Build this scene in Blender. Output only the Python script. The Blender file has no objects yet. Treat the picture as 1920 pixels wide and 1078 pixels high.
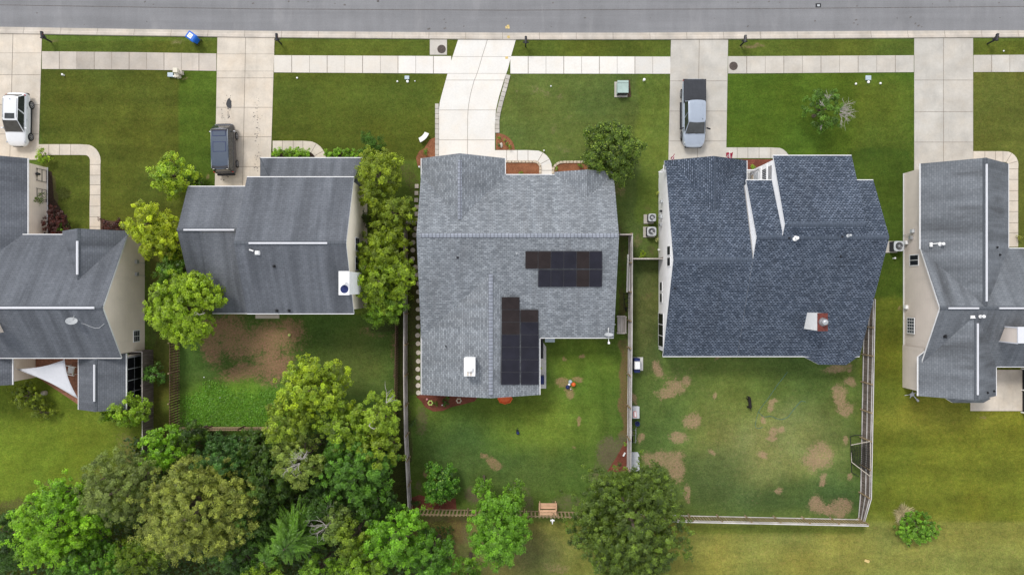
import bpy, math, random
import numpy as np
from mathutils import Vector, Matrix

RND = random.Random(11)
NR = np.random.default_rng(5)
S, HC = 22.0, 58.0          # pixels of the photograph per metre on the ground, camera height
COL = bpy.context.scene.collection
PI = math.pi


def W(px, py, z=0.0):
    k = (1 - z / HC) / S
    return Vector(((px - 960) * k, (539 - py) * k, z))


def XW(px, z=0.0):
    return (px - 960) * (1 - z / HC) / S


def YW(py, z=0.0):
    return (539 - py) * (1 - z / HC) / S


# ------------------------------------------------------------------ materials
class NT:
    def __init__(self, name):
        self.m = bpy.data.materials.new(name)
        self.m.use_nodes = True
        self.t = self.m.node_tree
        self.t.nodes.clear()
        self.out = self.t.nodes.new('ShaderNodeOutputMaterial')
        self.bsdf = self.t.nodes.new('ShaderNodeBsdfPrincipled')
        self.t.links.new(self.bsdf.outputs[0], self.out.inputs[0])

    def n(self, typ, **kw):
        nd = self.t.nodes.new(typ)
        for k, v in kw.items():
            if k.startswith('i_'):
                self.put(nd.inputs[int(k[2:])] if k[2:].isdigit() else nd.inputs[k[2:].replace('_', ' ')], v)
            else:
                setattr(nd, k, v)
        return nd

    def put(self, sock, v):
        if isinstance(v, bpy.types.NodeSocket):
            self.t.links.new(v, sock)
        else:
            if isinstance(v, (tuple, list)) and len(v) == 3 and len(sock.default_value) == 4:
                v = (*v, 1)
            sock.default_value = v

    def math(self, op, a, b=0.0, c=0.0):
        nd = self.n('ShaderNodeMath', operation=op)
        self.put(nd.inputs[0], a); self.put(nd.inputs[1], b); self.put(nd.inputs[2], c)
        return nd.outputs[0]

    def noise(self, vec, scale, detail=3.0, rough=0.55, dist=0.0):
        nd = self.n('ShaderNodeTexNoise')
        self.put(nd.inputs['Vector'], vec); nd.inputs['Scale'].default_value = scale
        nd.inputs['Detail'].default_value = detail; nd.inputs['Roughness'].default_value = rough
        nd.inputs['Distortion'].default_value = dist
        return nd.outputs[0]

    def rng(self, v, a, b, c, d):
        nd = self.n('ShaderNodeMapRange')
        self.put(nd.inputs[0], v)
        for i, x in enumerate((a, b, c, d)):
            self.put(nd.inputs[i + 1], x)
        return nd.outputs[0]

    def mix(self, f, a, b, mode='MIX'):
        nd = self.n('ShaderNodeMix', data_type='RGBA', blend_type=mode)
        self.put(nd.inputs[0], f); self.put(nd.inputs[6], a); self.put(nd.inputs[7], b)
        return nd.outputs[2]

    def grey(self, v):
        nd = self.n('ShaderNodeCombineColor')
        for i in range(3):
            self.put(nd.inputs[i], v)
        return nd.outputs[0]

    def pos(self):
        return self.n('ShaderNodeNewGeometry').outputs['Position']

    def uv(self):
        return self.n('ShaderNodeUVMap', uv_map='UVMap').outputs[0]

    def scale(self, v, s):
        nd = self.n('ShaderNodeVectorMath', operation='MULTIPLY')
        self.put(nd.inputs[0], v); nd.inputs[1].default_value = s
        return nd.outputs[0]

    def attr(self, name):
        return self.n('ShaderNodeAttribute', attribute_name=name)

    def done(self, color, rough=0.8, spec=0.3, metal=0.0, bump=None, bs=0.3, bd=0.02):
        self.put(self.bsdf.inputs['Base Color'], color)
        self.put(self.bsdf.inputs['Roughness'], rough)
        self.bsdf.inputs['Specular IOR Level'].default_value = spec
        self.bsdf.inputs['Metallic'].default_value = metal
        if bump is not None:
            b = self.n('ShaderNodeBump')
            b.inputs['Strength'].default_value = bs; b.inputs['Distance'].default_value = bd
            self.put(b.inputs['Height'], bump)
            self.t.links.new(b.outputs[0], self.bsdf.inputs['Normal'])
        return self.m


MAT = {}


def plain(name, col, rough=0.6, var=0.15, scale=4.0, spec=0.3, metal=0.0, coat=0.0):
    """one colour broken up by two sizes of wear; on car glass, painted reflections"""
    t = NT(name)
    p = t.pos()
    a = t.rng(t.noise(p, scale, 4), 0.3, 0.7, 1 - var, 1 + var)
    b = t.rng(t.noise(p, scale * 9, 2), 0.3, 0.7, 1 - var * .5, 1 + var * .5)
    c = t.mix(1.0, col, t.grey(t.math('MULTIPLY', a, b)), 'MULTIPLY')
    m = t.done(c, rough, spec, metal)
    if coat:
        t.bsdf.inputs['Coat Weight'].default_value = coat
        t.bsdf.inputs['Coat Roughness'].default_value = 0.06
    MAT[name] = m
    return m


def concrete(name, col, stain=0.25):
    t = NT(name)
    p = t.pos()
    tint = t.attr('tint').outputs['Color']
    a = t.rng(t.noise(p, 0.55, 5, .6), 0.3, 0.72, 1 - stain, 1 + stain * .35)
    b = t.rng(t.noise(p, 7, 5, .7), 0.25, 0.75, .93, 1.06)
    st = t.noise(t.scale(p, (2.2, .35, 1)), 1.0, 4, .6)
    s = t.rng(st, .55, .8, 1, 1 - stain * .6)
    sp = t.rng(t.noise(p, 2.1, 6, .8), .66, .74, 1, .9)
    f = t.math('MULTIPLY', t.math('MULTIPLY', a, b), t.math('MULTIPLY', s, sp))
    c = t.mix(1.0, t.mix(1.0, col, tint, 'MULTIPLY'), t.grey(f), 'MULTIPLY')
    warm = t.mix(t.rng(t.noise(p, 0.9, 3), .45, .7, 0, .35), c, t.mix(1.0, c, (1.0, .93, .84), 'MULTIPLY'))
    MAT[name] = t.done(warm, .9, .2, bump=t.noise(p, 40, 3), bs=.15, bd=.01)


def shingle(name, c1, c2, gap, w=.33, h=.15, streak=.25, streakcol=(.03, .032, .035), mott=.2, line=.5, gapw=.018):
    t = NT(name)
    u = t.uv()
    wob = t.n('ShaderNodeVectorMath', operation='ADD')
    nz = t.n('ShaderNodeTexNoise'); t.put(nz.inputs['Vector'], u); nz.inputs['Scale'].default_value = .8
    sc = t.scale(nz.outputs['Color'], (.05, .03, 0))
    t.put(wob.inputs[0], u); t.put(wob.inputs[1], sc)
    br = t.n('ShaderNodeTexBrick')
    t.put(br.inputs['Vector'], wob.outputs[0])
    t.put(br.inputs['Color1'], c1); t.put(br.inputs['Color2'], c2); t.put(br.inputs['Mortar'], gap)
    br.inputs['Scale'].default_value = 1.0; br.inputs['Mortar Size'].default_value = gapw
    br.inputs['Mortar Smooth'].default_value = .3; br.inputs['Bias'].default_value = 0
    br.inputs['Brick Width'].default_value = w; br.inputs['Row Height'].default_value = h
    br.offset = .5; br.squash = 1.0
    base = t.mix(line, t.mix(.5, c1, c2), br.outputs['Color'])
    m1 = t.rng(t.noise(u, 3.2, 4, .7), .3, .7, 1 - mott, 1 + mott)
    m2 = t.rng(t.noise(u, .35, 4, .6), .3, .7, 1 - mott * .6, 1 + mott * .6)
    base = t.mix(1.0, base, t.grey(t.math('MULTIPLY', m1, m2)), 'MULTIPLY')
    # weather streaks that run down the slope
    band = t.rng(t.noise(t.scale(u, (.8, .05, 1)), 1.0, 4, .6), .32, .68, 1 - .42 * streak, 1 + .42 * streak)
    base = t.mix(1.0, base, t.grey(band), 'MULTIPLY')
    s1 = t.noise(t.scale(u, (1.4, .13, 1)), 1.0, 5, .65)
    s2 = t.noise(t.scale(u, (.25, .18, 1)), 1.0, 3, .5)
    f = t.math('MULTIPLY', t.rng(s1, .42, .68, 0, 1), t.rng(s2, .36, .60, 0, 1))
    base = t.mix(t.math('MULTIPLY', f, streak), base, streakcol)
    hgt = t.math('MULTIPLY', br.outputs['Fac'], -1.0)
    MAT[name] = t.done(base, .92, .15, bump=hgt, bs=.5, bd=.02)


def siding(name, col, h=.2, depth=.16):
    t = NT(name)
    u = t.uv()
    sep = t.n('ShaderNodeSeparateXYZ'); t.put(sep.inputs[0], u)
    fr = t.math('FRACT', t.math('DIVIDE', sep.outputs[1], h))
    ln = t.rng(fr, 0.0, .22, 1 - depth, 1.0)
    nz = t.rng(t.noise(u, .8, 4), .3, .7, .95, 1.05)
    sk = t.rng(t.noise(t.scale(u, (1.2, .2, 1)), 1, 4), .55, .8, 1, .9)
    c = t.mix(1.0, col, t.grey(t.math('MULTIPLY', t.math('MULTIPLY', ln, nz), sk)), 'MULTIPLY')
    MAT[name] = t.done(c, 1.0, 0.0)


def wood(name, col, var=.35, stretch=(9, 9, .7)):
    t = NT(name)
    p = t.pos()
    a = t.rng(t.noise(t.scale(p, stretch), 1, 4, .6), .3, .7, 1 - var, 1 + var)
    b = t.rng(t.noise(p, .8, 3), .3, .7, .8, 1.2)
    c = t.mix(1.0, col, t.grey(t.math('MULTIPLY', a, b)), 'MULTIPLY')
    MAT[name] = t.done(c, .85, .2)


def foliage(name, trans=.3, rough=.5, spec=.35):
    t = NT(name)
    a = t.attr('Col').outputs['Color']
    t.done(a, rough, spec)
    tr = t.n('ShaderNodeBsdfTranslucent')
    t.put(tr.inputs[0], t.mix(1.0, a, (1.35, 1.35, .6), 'MULTIPLY'))
    mx = t.n('ShaderNodeMixShader'); mx.inputs[0].default_value = trans
    t.t.links.new(t.bsdf.outputs[0], mx.inputs[1]); t.t.links.new(tr.outputs[0], mx.inputs[2])
    t.t.links.new(mx.outputs[0], t.out.inputs[0])
    MAT[name] = t.m


# ------------------------------------------------------------------ mesh builder
class MB:
    def __init__(self):
        self.v, self.f, self.mi, self.tint = [], [], [], []
        self.M = None

    def face(self, pts, mi=0, tint=(1, 1, 1)):
        b = len(self.v)
        for p in pts:
            self.v.append(tuple(p))
        self.f.append(tuple(range(b, b + len(pts)))); self.mi.append(mi); self.tint.append(tint)

    def mesh(self, pts, faces, mi=0, tint=(1, 1, 1)):
        b = len(self.v)
        for p in pts:
            self.v.append(tuple(p))
        for f in faces:
            self.f.append(tuple(b + i for i in f)); self.mi.append(mi); self.tint.append(tint)

    def box(self, c, s, rz=0.0, mi=0, tint=(1, 1, 1), M=None, taper=1.0):
        x, y, z = s[0] / 2, s[1] / 2, s[2] / 2
        p = [Vector((sx * x * (taper if sz > 0 else 1), sy * y * (taper if sz > 0 else 1), sz * z)) for sz in (-1, 1) for sx, sy in ((-1, -1), (1, -1), (1, 1), (-1, 1))]
        R = M if M is not None else Matrix.Rotation(rz, 3, 'Z')
        p = [R @ q + Vector(c) for q in p]
        self.mesh(p, [(3, 2, 1, 0), (4, 5, 6, 7), (0, 1, 5, 4), (1, 2, 6, 5), (2, 3, 7, 6), (3, 0, 4, 7)], mi, tint)
        return self

    def bar(self, a, b, w, h, mi=0):
        a, b = Vector(a), Vector(b)
        d = b - a
        L = d.length
        if L < 1e-6:
            return self
        x = d / L
        up = Vector((0, 0, 1)) if abs(x.z) < .95 else Vector((0, 1, 0))
        y = up.cross(x).normalized(); z = x.cross(y)
        M = Matrix((x, y, z)).transposed()
        return self.box((a + b) / 2, (L, w, h), M=M, mi=mi)

    def tube(self, pts, r, n=6, mi=0, cap=True):
        pts = [Vector(p) for p in pts]
        rs = r if isinstance(r, (list, tuple)) else [r] * len(pts)
        b = len(self.v)
        prev = None
        for i, p in enumerate(pts):
            d = (pts[min(i + 1, len(pts) - 1)] - pts[max(i - 1, 0)])
            d = d.normalized() if d.length > 1e-9 else Vector((0, 0, 1))
            if prev is None:
                a = d.orthogonal().normalized()
            else:
                a = (prev - d * prev.dot(d))
                a = a.normalized() if a.length > 1e-6 else d.orthogonal().normalized()
            prev = a
            c = d.cross(a)
            for k in range(n):
                t = 2 * PI * k / n
                self.v.append(tuple(p + (a * math.cos(t) + c * math.sin(t)) * rs[i]))
        for i in range(len(pts) - 1):
            for k in range(n):
                k2 = (k + 1) % n
                self.f.append((b + i * n + k, b + i * n + k2, b + (i + 1) * n + k2, b + (i + 1) * n + k)); self.mi.append(mi); self.tint.append((1, 1, 1))
        if cap:
            self.f.append(tuple(b + k for k in reversed(range(n)))); self.mi.append(mi); self.tint.append((1, 1, 1))
            e = b + (len(pts) - 1) * n
            self.f.append(tuple(e + k for k in range(n))); self.mi.append(mi); self.tint.append((1, 1, 1))
        return self

    def lathe(self, c, prof, n=16, mi=0, M=None):
        b = len(self.v)
        c = Vector(c)
        R = M if M is not None else Matrix.Identity(3)
        for r, z in prof:
            for k in range(n):
                t = 2 * PI * k / n
                self.v.append(tuple(c + R @ Vector((r * math.cos(t), r * math.sin(t), z))))
        for i in range(len(prof) - 1):
            for k in range(n):
                k2 = (k + 1) % n
                self.f.append((b + i * n + k, b + i * n + k2, b + (i + 1) * n + k2, b + (i + 1) * n + k)); self.mi.append(mi); self.tint.append((1, 1, 1))
        self.f.append(tuple(b + k for k in reversed(range(n)))); self.mi.append(mi); self.tint.append((1, 1, 1))
        e = b + (len(prof) - 1) * n
        self.f.append(tuple(e + k for k in range(n))); self.mi.append(mi); self.tint.append((1, 1, 1))
        return self

    def ball(self, c, r, n=12, mi=0, sq=1.0):
        m = max(4, n // 2)
        return self.lathe(c, [(max(.001, r * math.sin(PI * i / m)), -r * sq * math.cos(PI * i / m)) for i in range(m + 1)], n, mi)

    def prism(self, pts, z0, z1, mi=0, tint=(1, 1, 1), side=None):
        """pts: plan outline, anticlockwise from above"""
        a = sum(pts[i][0] * pts[(i + 1) % len(pts)][1] - pts[(i + 1) % len(pts)][0] * pts[i][1] for i in range(len(pts)))
        if a < 0:
            pts = pts[::-1]
        n = len(pts)
        self.face([(p[0], p[1], z1) for p in pts], mi, tint)
        s = mi if side is None else side
        for i in range(n):
            p, q = pts[i], pts[(i + 1) % n]
            self.face([(p[0], p[1], z0), (q[0], q[1], z0), (q[0], q[1], z1), (p[0], p[1], z1)], s, tint)
        return self

    def build(self, name, mats, parent=None, local=False, smooth=False, bevel=0, loc=None, subd=0):
        if not isinstance(mats, (list, tuple)):
            mats = [mats]
        me = bpy.data.meshes.new(name)
        V = np.array(self.v, dtype=float).reshape(-1, 3)
        if parent is None:
            if loc is None:
                lo, hi = V.min(0), V.max(0)
                loc = ((lo[0] + hi[0]) / 2, (lo[1] + hi[1]) / 2, lo[2])
            off = np.array(loc)
        elif local:
            off = np.zeros(3)
        else:
            q, off = parent, np.zeros(3)
            while q is not None:
                off = off + np.array(q.location); q = q.parent
        V = V - off
        me.from_pydata([tuple(x) for x in V], [], self.f)
        for m in mats:
            me.materials.append(MAT[m] if isinstance(m, str) else m)
        nf = len(me.polygons)
        me.polygons.foreach_set('material_index', self.mi)
        if smooth:
            me.polygons.foreach_set('use_smooth', [True] * nf)
        uvl = me.uv_layers.new(name='UVMap')
        ca = me.color_attributes.new('tint', 'FLOAT_COLOR', 'CORNER')
        uv = np.zeros((len(me.loops), 2)); tc = np.ones((len(me.loops), 4))
        for pi, poly in enumerate(me.polygons):
            nrm = poly.normal
            if abs(nrm.z) > .999:
                ux, vx = np.array((1., 0, 0)), np.array((0, 1., 0))
            else:
                h = math.hypot(nrm.x, nrm.y)
                ux = np.array((-nrm.y / h, nrm.x / h, 0)); vx = np.cross(np.array(nrm), ux)
            for li in poly.loop_indices:
                p = V[me.loops[li].vertex_index] + off
                uv[li] = (p @ ux, p @ vx)
                tc[li, :3] = self.tint[pi]
        me.uv_layers['UVMap'].data.foreach_set('uv', uv.ravel()); me.color_attributes['tint'].data.foreach_set('color', tc.ravel())
        o = bpy.data.objects.new(name, me)
        COL.objects.link(o)
        if parent is not None:
            o.parent = parent
        else:
            o.location = loc
        if subd:
            b = o.modifiers.new('smooth', 'SUBSURF'); b.levels = subd; b.render_levels = subd + 1
        if bevel:
            b = o.modifiers.new('bevel', 'BEVEL'); b.width = bevel; b.segments = 2; b.limit_method = 'ANGLE'; b.angle_limit = .5
        return o


def tag(o, label=None, cat=None, group=None, kind=None):
    if label: o['label'] = label
    if cat: o['category'] = cat
    if group: o['group'] = group
    if kind: o['kind'] = kind
    return o


def thing(name, label, cat, loc, rz=0.0, group=None):
    o = bpy.data.objects.new(name, None)
    COL.objects.link(o)
    o.empty_display_size = .3
    o.location = loc; o.rotation_euler = (0, 0, rz)
    return tag(o, label, cat, group)


def copy_thing(src, loc, rz=None, label=None, group=None, scale=None):
    """a thing with its parts and sub-parts"""
    def rec(o, parent):
        c = o.copy(); COL.objects.link(c)
        c.parent = parent
        for ch in [x for x in COL.objects if x.parent == o and x is not c]:
            rec(ch, c)
        return c
    r = rec(src, None)
    r.location = loc
    if rz is not None: r.rotation_euler = (0, 0, rz)
    if scale: r.scale = (scale,) * 3
    if label: r['label'] = label
    if group: r['group'] = group
    return r


def struct(name, mb, mats, **k):
    return tag(mb.build(name, mats, **k), kind='structure')


def interp(tab, x):
    xs = [t[0] for t in tab]; ys = [t[1] for t in tab]
    return float(np.interp(x, xs, ys))


# ---- smooth noise on arrays
def vnoise(x, y, scale, seed=0, octaves=3):
    out = 0; amp = 1; tot = 0
    for o in range(octaves):
        g = np.random.default_rng(seed * 31 + o).random((257, 257))
        u = x / scale * 2 ** o + 71.3; v = y / scale * 2 ** o + 37.7
        iu = np.floor(u).astype(int); iv = np.floor(v).astype(int)
        fu = u - iu; fv = v - iv
        fu = fu * fu * (3 - 2 * fu); fv = fv * fv * (3 - 2 * fv)
        a = g[iu % 256, iv % 256]; b = g[(iu + 1) % 256, iv % 256]
        c = g[iu % 256, (iv + 1) % 256]; d = g[(iu + 1) % 256, (iv + 1) % 256]
        out = out + amp * ((a * (1 - fu) + b * fu) * (1 - fv) + (c * (1 - fu) + d * fu) * fv)
        tot += amp; amp *= .5
    return out / tot
# ------------------------------------------------------------------ materials used by the place
concrete('concrete_new', (.69, .67, .635), .06)
concrete('concrete_old', (.51, .465, .415), .2)
concrete('concrete_tan', (.595, .535, .457), .22)
concrete('concrete_grey', (.495, .470, .428), .2)
concrete('kerb_concrete', (.52, .475, .42), .3)
plain('joint_dirt', (.20, .17, .14), .95, .3)
plain('paint_yellow', (.58, .44, .18), .8, .3, 6)
plain('oil_stain', (.026, .028, .034), .5, .25, 9)
plain('spot_dark', (.13, .12, .115), .9, .3, 9)
plain('iron', (.085, .068, .06), .75, .35, 9, metal=.2)
plain('black_plastic', (.016, .017, .02), .45, .2)
plain('dark_metal', (.03, .031, .038), .4, .2, metal=.3)
plain('white_paint', (.80, .80, .80), .8, .05, spec=.08)
plain('white_trim', (.74, .74, .75), .9, .06, spec=.05)
plain('cream_trim', (.70, .66, .60), .9, .06, spec=.05)
plain('vent_white', (.60, .61, .65), .45, .03)
plain('grey_metal', (.42, .43, .45), .35, .12, metal=.5)
plain('light_grey', (.46, .48, .50), .5, .1)
plain('green_metal', (.33, .43, .40), .5, .1, 2)
plain('blue_plastic', (.012, .12, .52), .38, .08)
plain('dark_blue', (.012, .022, .10), .4, .15)
plain('light_blue', (.40, .48, .54), .4, .1)
plain('orange_plastic', (.70, .13, .03), .4, .1)
plain('terracotta', (.62, .17, .07), .6, .1)
plain('beige_plastic', (.62, .58, .48), .5, .08)
plain('sail_cloth', (.56, .57, .61), .85, .04)
plain('crimson', (.36, .015, .05), .8, .12)
plain('rust_red', (.13, .032, .024), .75, .35, 5)
plain('ball_lime', (.46, .56, .16), .6, .05)
plain('pink_cloth', (.60, .27, .27), .8, .1)
plain('stone_pale', (.50, .45, .39), .9, .15, 5)
plain('stone_round', (.66, .60, .52), .9, .2, 5)
plain('block_beige', (.50, .43, .34), .9, .25, 6)
plain('paver_grey', (.55, .54, .52), .9, .12, 3)
plain('solar_cell', (.020, .020, .029), .4, .18, 1.2, spec=.12)
plain('solar_cell_brown', (.026, .020, .020), .4, .18, 1.2, spec=.12)
plain('solar_frame', (.05, .05, .055), .4, .2)
plain('glass_dark', (.028, .033, .036), .08, .35, 2.5, spec=.7)  # colour mottle stands in for uneven reflections in the car glass
plain('glass_pane', (.05, .06, .07), .4, .35, .9, spec=.05)
plain('wall_pane', (.018, .021, .026), .4, .2, .9, spec=.03)
plain('screen_mesh', (.006, .006, .009), .5, .3, 3)
plain('tyre', (.012, .012, .013), .85, .2)
plain('rim', (.33, .34, .37), .3, .1, metal=.7)
plain('car_white', (.66, .68, .71), .22, .02, coat=.8)
plain('car_silver', (.36, .41, .49), .3, .03, metal=.25, coat=.7)
plain('car_dark', (.022, .022, .03), .22, .05, coat=.9)
plain('car_dark_sky_sheen', (.058, .078, .115), .4, .03, coat=.1)  # bluish sky reflection on the van roof, put into its colour
plain('tonneau', (.034, .037, .045), .6, .12)
plain('lamp_red', (.45, .02, .02), .2, .05)
plain('lamp_clear', (.34, .36, .39), .12, .05, spec=.6)
plain('dog_coat', (.012, .0095, .0085), .75, .3, 8)
plain('hose_blue', (.055, .15, .15), .5, .1)
plain('brick_patio', (.26, .12, .075), .9, .3, 6)
plain('bare_bark', (.40, .37, .34), .9, .25, 5)
plain('bark', (.13, .10, .075), .95, .35, 6)
wood('fence_brown', (.135, .082, .058), .4)
wood('fence_grey', (.16, .13, .125), .4)
wood('fence_dark', (.155, .125, .115), .5)
wood('rail_pale', (.50, .46, .43), .2, (3, 3, 3))
wood('rail_white', (.52, .50, .49), .12, (3, 3, 3))
wood('fence_tan', (.30, .225, .14), .3)
wood('bench_tan', (.58, .37, .24), .15, (1.5, 14, 3))
wood('bench_grey', (.42, .39, .37), .2, (14, 1.5, 3))
siding('siding_beige', (.80, .70, .605), .22, .10)
siding('siding_cream', (.90, .81, .68), .2, .04)
siding('siding_white', (.88, .88, .89), .2, .03)
siding('siding_tan', (.66, .585, .525), .22, .09)
shingle('roof_old', (.147, .158, .180), (.110, .119, .137), (.077, .085, .10), .31, .16, .62, (.052, .058, .068), .10, .6)
shingle('roof_old_warm', (.176, .19, .21), (.128, .14, .157), (.09, .10, .113), .31, .16, .7, (.05, .052, .056), .10, .6)
shingle('roof_grey', (.285, .308, .334), (.158, .174, .194), (.108, .120, .136), .30, .15, .3, (.12, .12, .125), .17, .92)
shingle('roof_blue', (.160, .192, .250), (.056, .073, .103), (.027, .036, .053), .25, .15, .2, (.05, .055, .065), .24, 1.0, .034)
shingle('cap_grey', (.27, .29, .34), (.22, .24, .28), (.12, .13, .15), .28, 3.0, .0, (.1, .1, .1), .1, 1.0, .03)
shingle('cap_blue', (.080, .098, .130), (.064, .08, .108), (.035, .045, .06), .3, 3.0, .0, (.1, .1, .1), .1, .8)
shingle('cap_old', (.10, .11, .125), (.085, .095, .11), (.06, .065, .075), .3, 3.0, .0, (.1, .1, .1), .1, .8)
foliage('leaf', .28, .45, .4)
foliage('needle', .15, .6, .2)
foliage('dry', .2, .8, .1)


def mk_mulch(name, c1, c2):
    t = NT(name)
    p = t.pos()
    a = t.noise(p, 14, 5, .7)
    b = t.noise(p, 1.1, 4, .6)
    c = t.mix(t.rng(a, .35, .65, 0, 1), c1, c2)
    c = t.mix(1.0, c, t.grey(t.rng(b, .3, .7, .72, 1.25)), 'MULTIPLY')
    MAT[name] = t.done(c, .95, .1, bump=a, bs=.8, bd=.05)


mk_mulch('mulch_orange', (.30, .135, .07), (.19, .075, .04))
mk_mulch('mulch_red', (.21, .072, .048), (.12, .042, .03))
mk_mulch('mulch_brown', (.12, .075, .05), (.06, .04, .03))
mk_mulch('soil_dark', (.055, .036, .026), (.03, .021, .016))


def mk_asphalt():
    t = NT('asphalt')
    p = t.pos()
    a = t.rng(t.noise(p, 0.22, 5, .6), .3, .7, .9, 1.1)
    b = t.rng(t.noise(p, 22, 4, .8), .25, .75, .80, 1.2)
    l = t.rng(t.noise(t.scale(p, (.05, 1.3, 1)), 1, 4, .6), .35, .68, .92, 1.06)
    v = t.rng(t.noise(t.scale(p, (1.3, .12, 1)), 1, 4, .6), .35, .7, .95, 1.05)
    f = t.math('MULTIPLY', t.math('MULTIPLY', a, b), t.math('MULTIPLY', l, v))
    c = t.mix(1.0, (.204, .206, .216), t.grey(f), 'MULTIPLY')
    # small tar spots and a few pale scuffs
    sp = t.rng(t.noise(p, 1.6, 6, .75), .71, .75, 0, .55)
    c = t.mix(sp, c, (.09, .09, .095))
    pale = t.rng(t.noise(t.scale(p, (.9, .25, 1)), .6, 4, .6), .58, .75, 0, .3)
    c = t.mix(pale, c, (.34, .335, .34))
    MAT['asphalt'] = t.done(c, .92, .2, bump=t.noise(p, 60, 3), bs=.3, bd=.01)


mk_asphalt()


def mk_lawn():
    t = NT('lawn')
    p = t.pos()
    col = t.attr('Col').outputs['Color']
    dirt = t.attr('dirt').outputs['Fac']
    dcol = t.attr('dcol').outputs['Color']
    f1 = t.noise(p, 9.0, 6, .75)
    f2 = t.math('MULTIPLY', t.noise(p, 1.7, 4, .65), 1.0)
    f4 = t.rng(t.noise(p, 4.4, 5, .8), .3, .7, .76, 1.26)
    f3 = t.noise(p, 3.6, 4, .7, .6)
    g = t.math('MULTIPLY', t.rng(f1, .28, .72, .62, 1.42), t.math('MULTIPLY', f4, t.rng(f2, .3, .7, .85, 1.15)))
    c = t.mix(1.0, col, t.grey(g), 'MULTIPLY')
    c = t.mix(t.rng(f3, .50, .70, 0, .42), c, t.mix(1.0, col, (1.75, 1.30, 1.9), 'MULTIPLY'))
    c = t.mix(t.rng(t.noise(p, 2.6, 5, .75), .52, .70, 0, .48), c, t.mix(1.0, col, (.52, .66, .8), 'MULTIPLY'))
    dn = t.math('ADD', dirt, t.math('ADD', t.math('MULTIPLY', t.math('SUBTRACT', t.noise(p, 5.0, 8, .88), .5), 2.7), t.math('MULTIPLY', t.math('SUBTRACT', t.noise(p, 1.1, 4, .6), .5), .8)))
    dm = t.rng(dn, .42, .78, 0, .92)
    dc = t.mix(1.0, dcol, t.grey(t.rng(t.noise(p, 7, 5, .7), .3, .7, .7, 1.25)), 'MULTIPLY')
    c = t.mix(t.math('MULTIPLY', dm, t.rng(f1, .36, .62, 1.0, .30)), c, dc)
    MAT['lawn'] = t.done(c, .95, .08, bump=f1, bs=.3, bd=.05)


mk_lawn()
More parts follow.
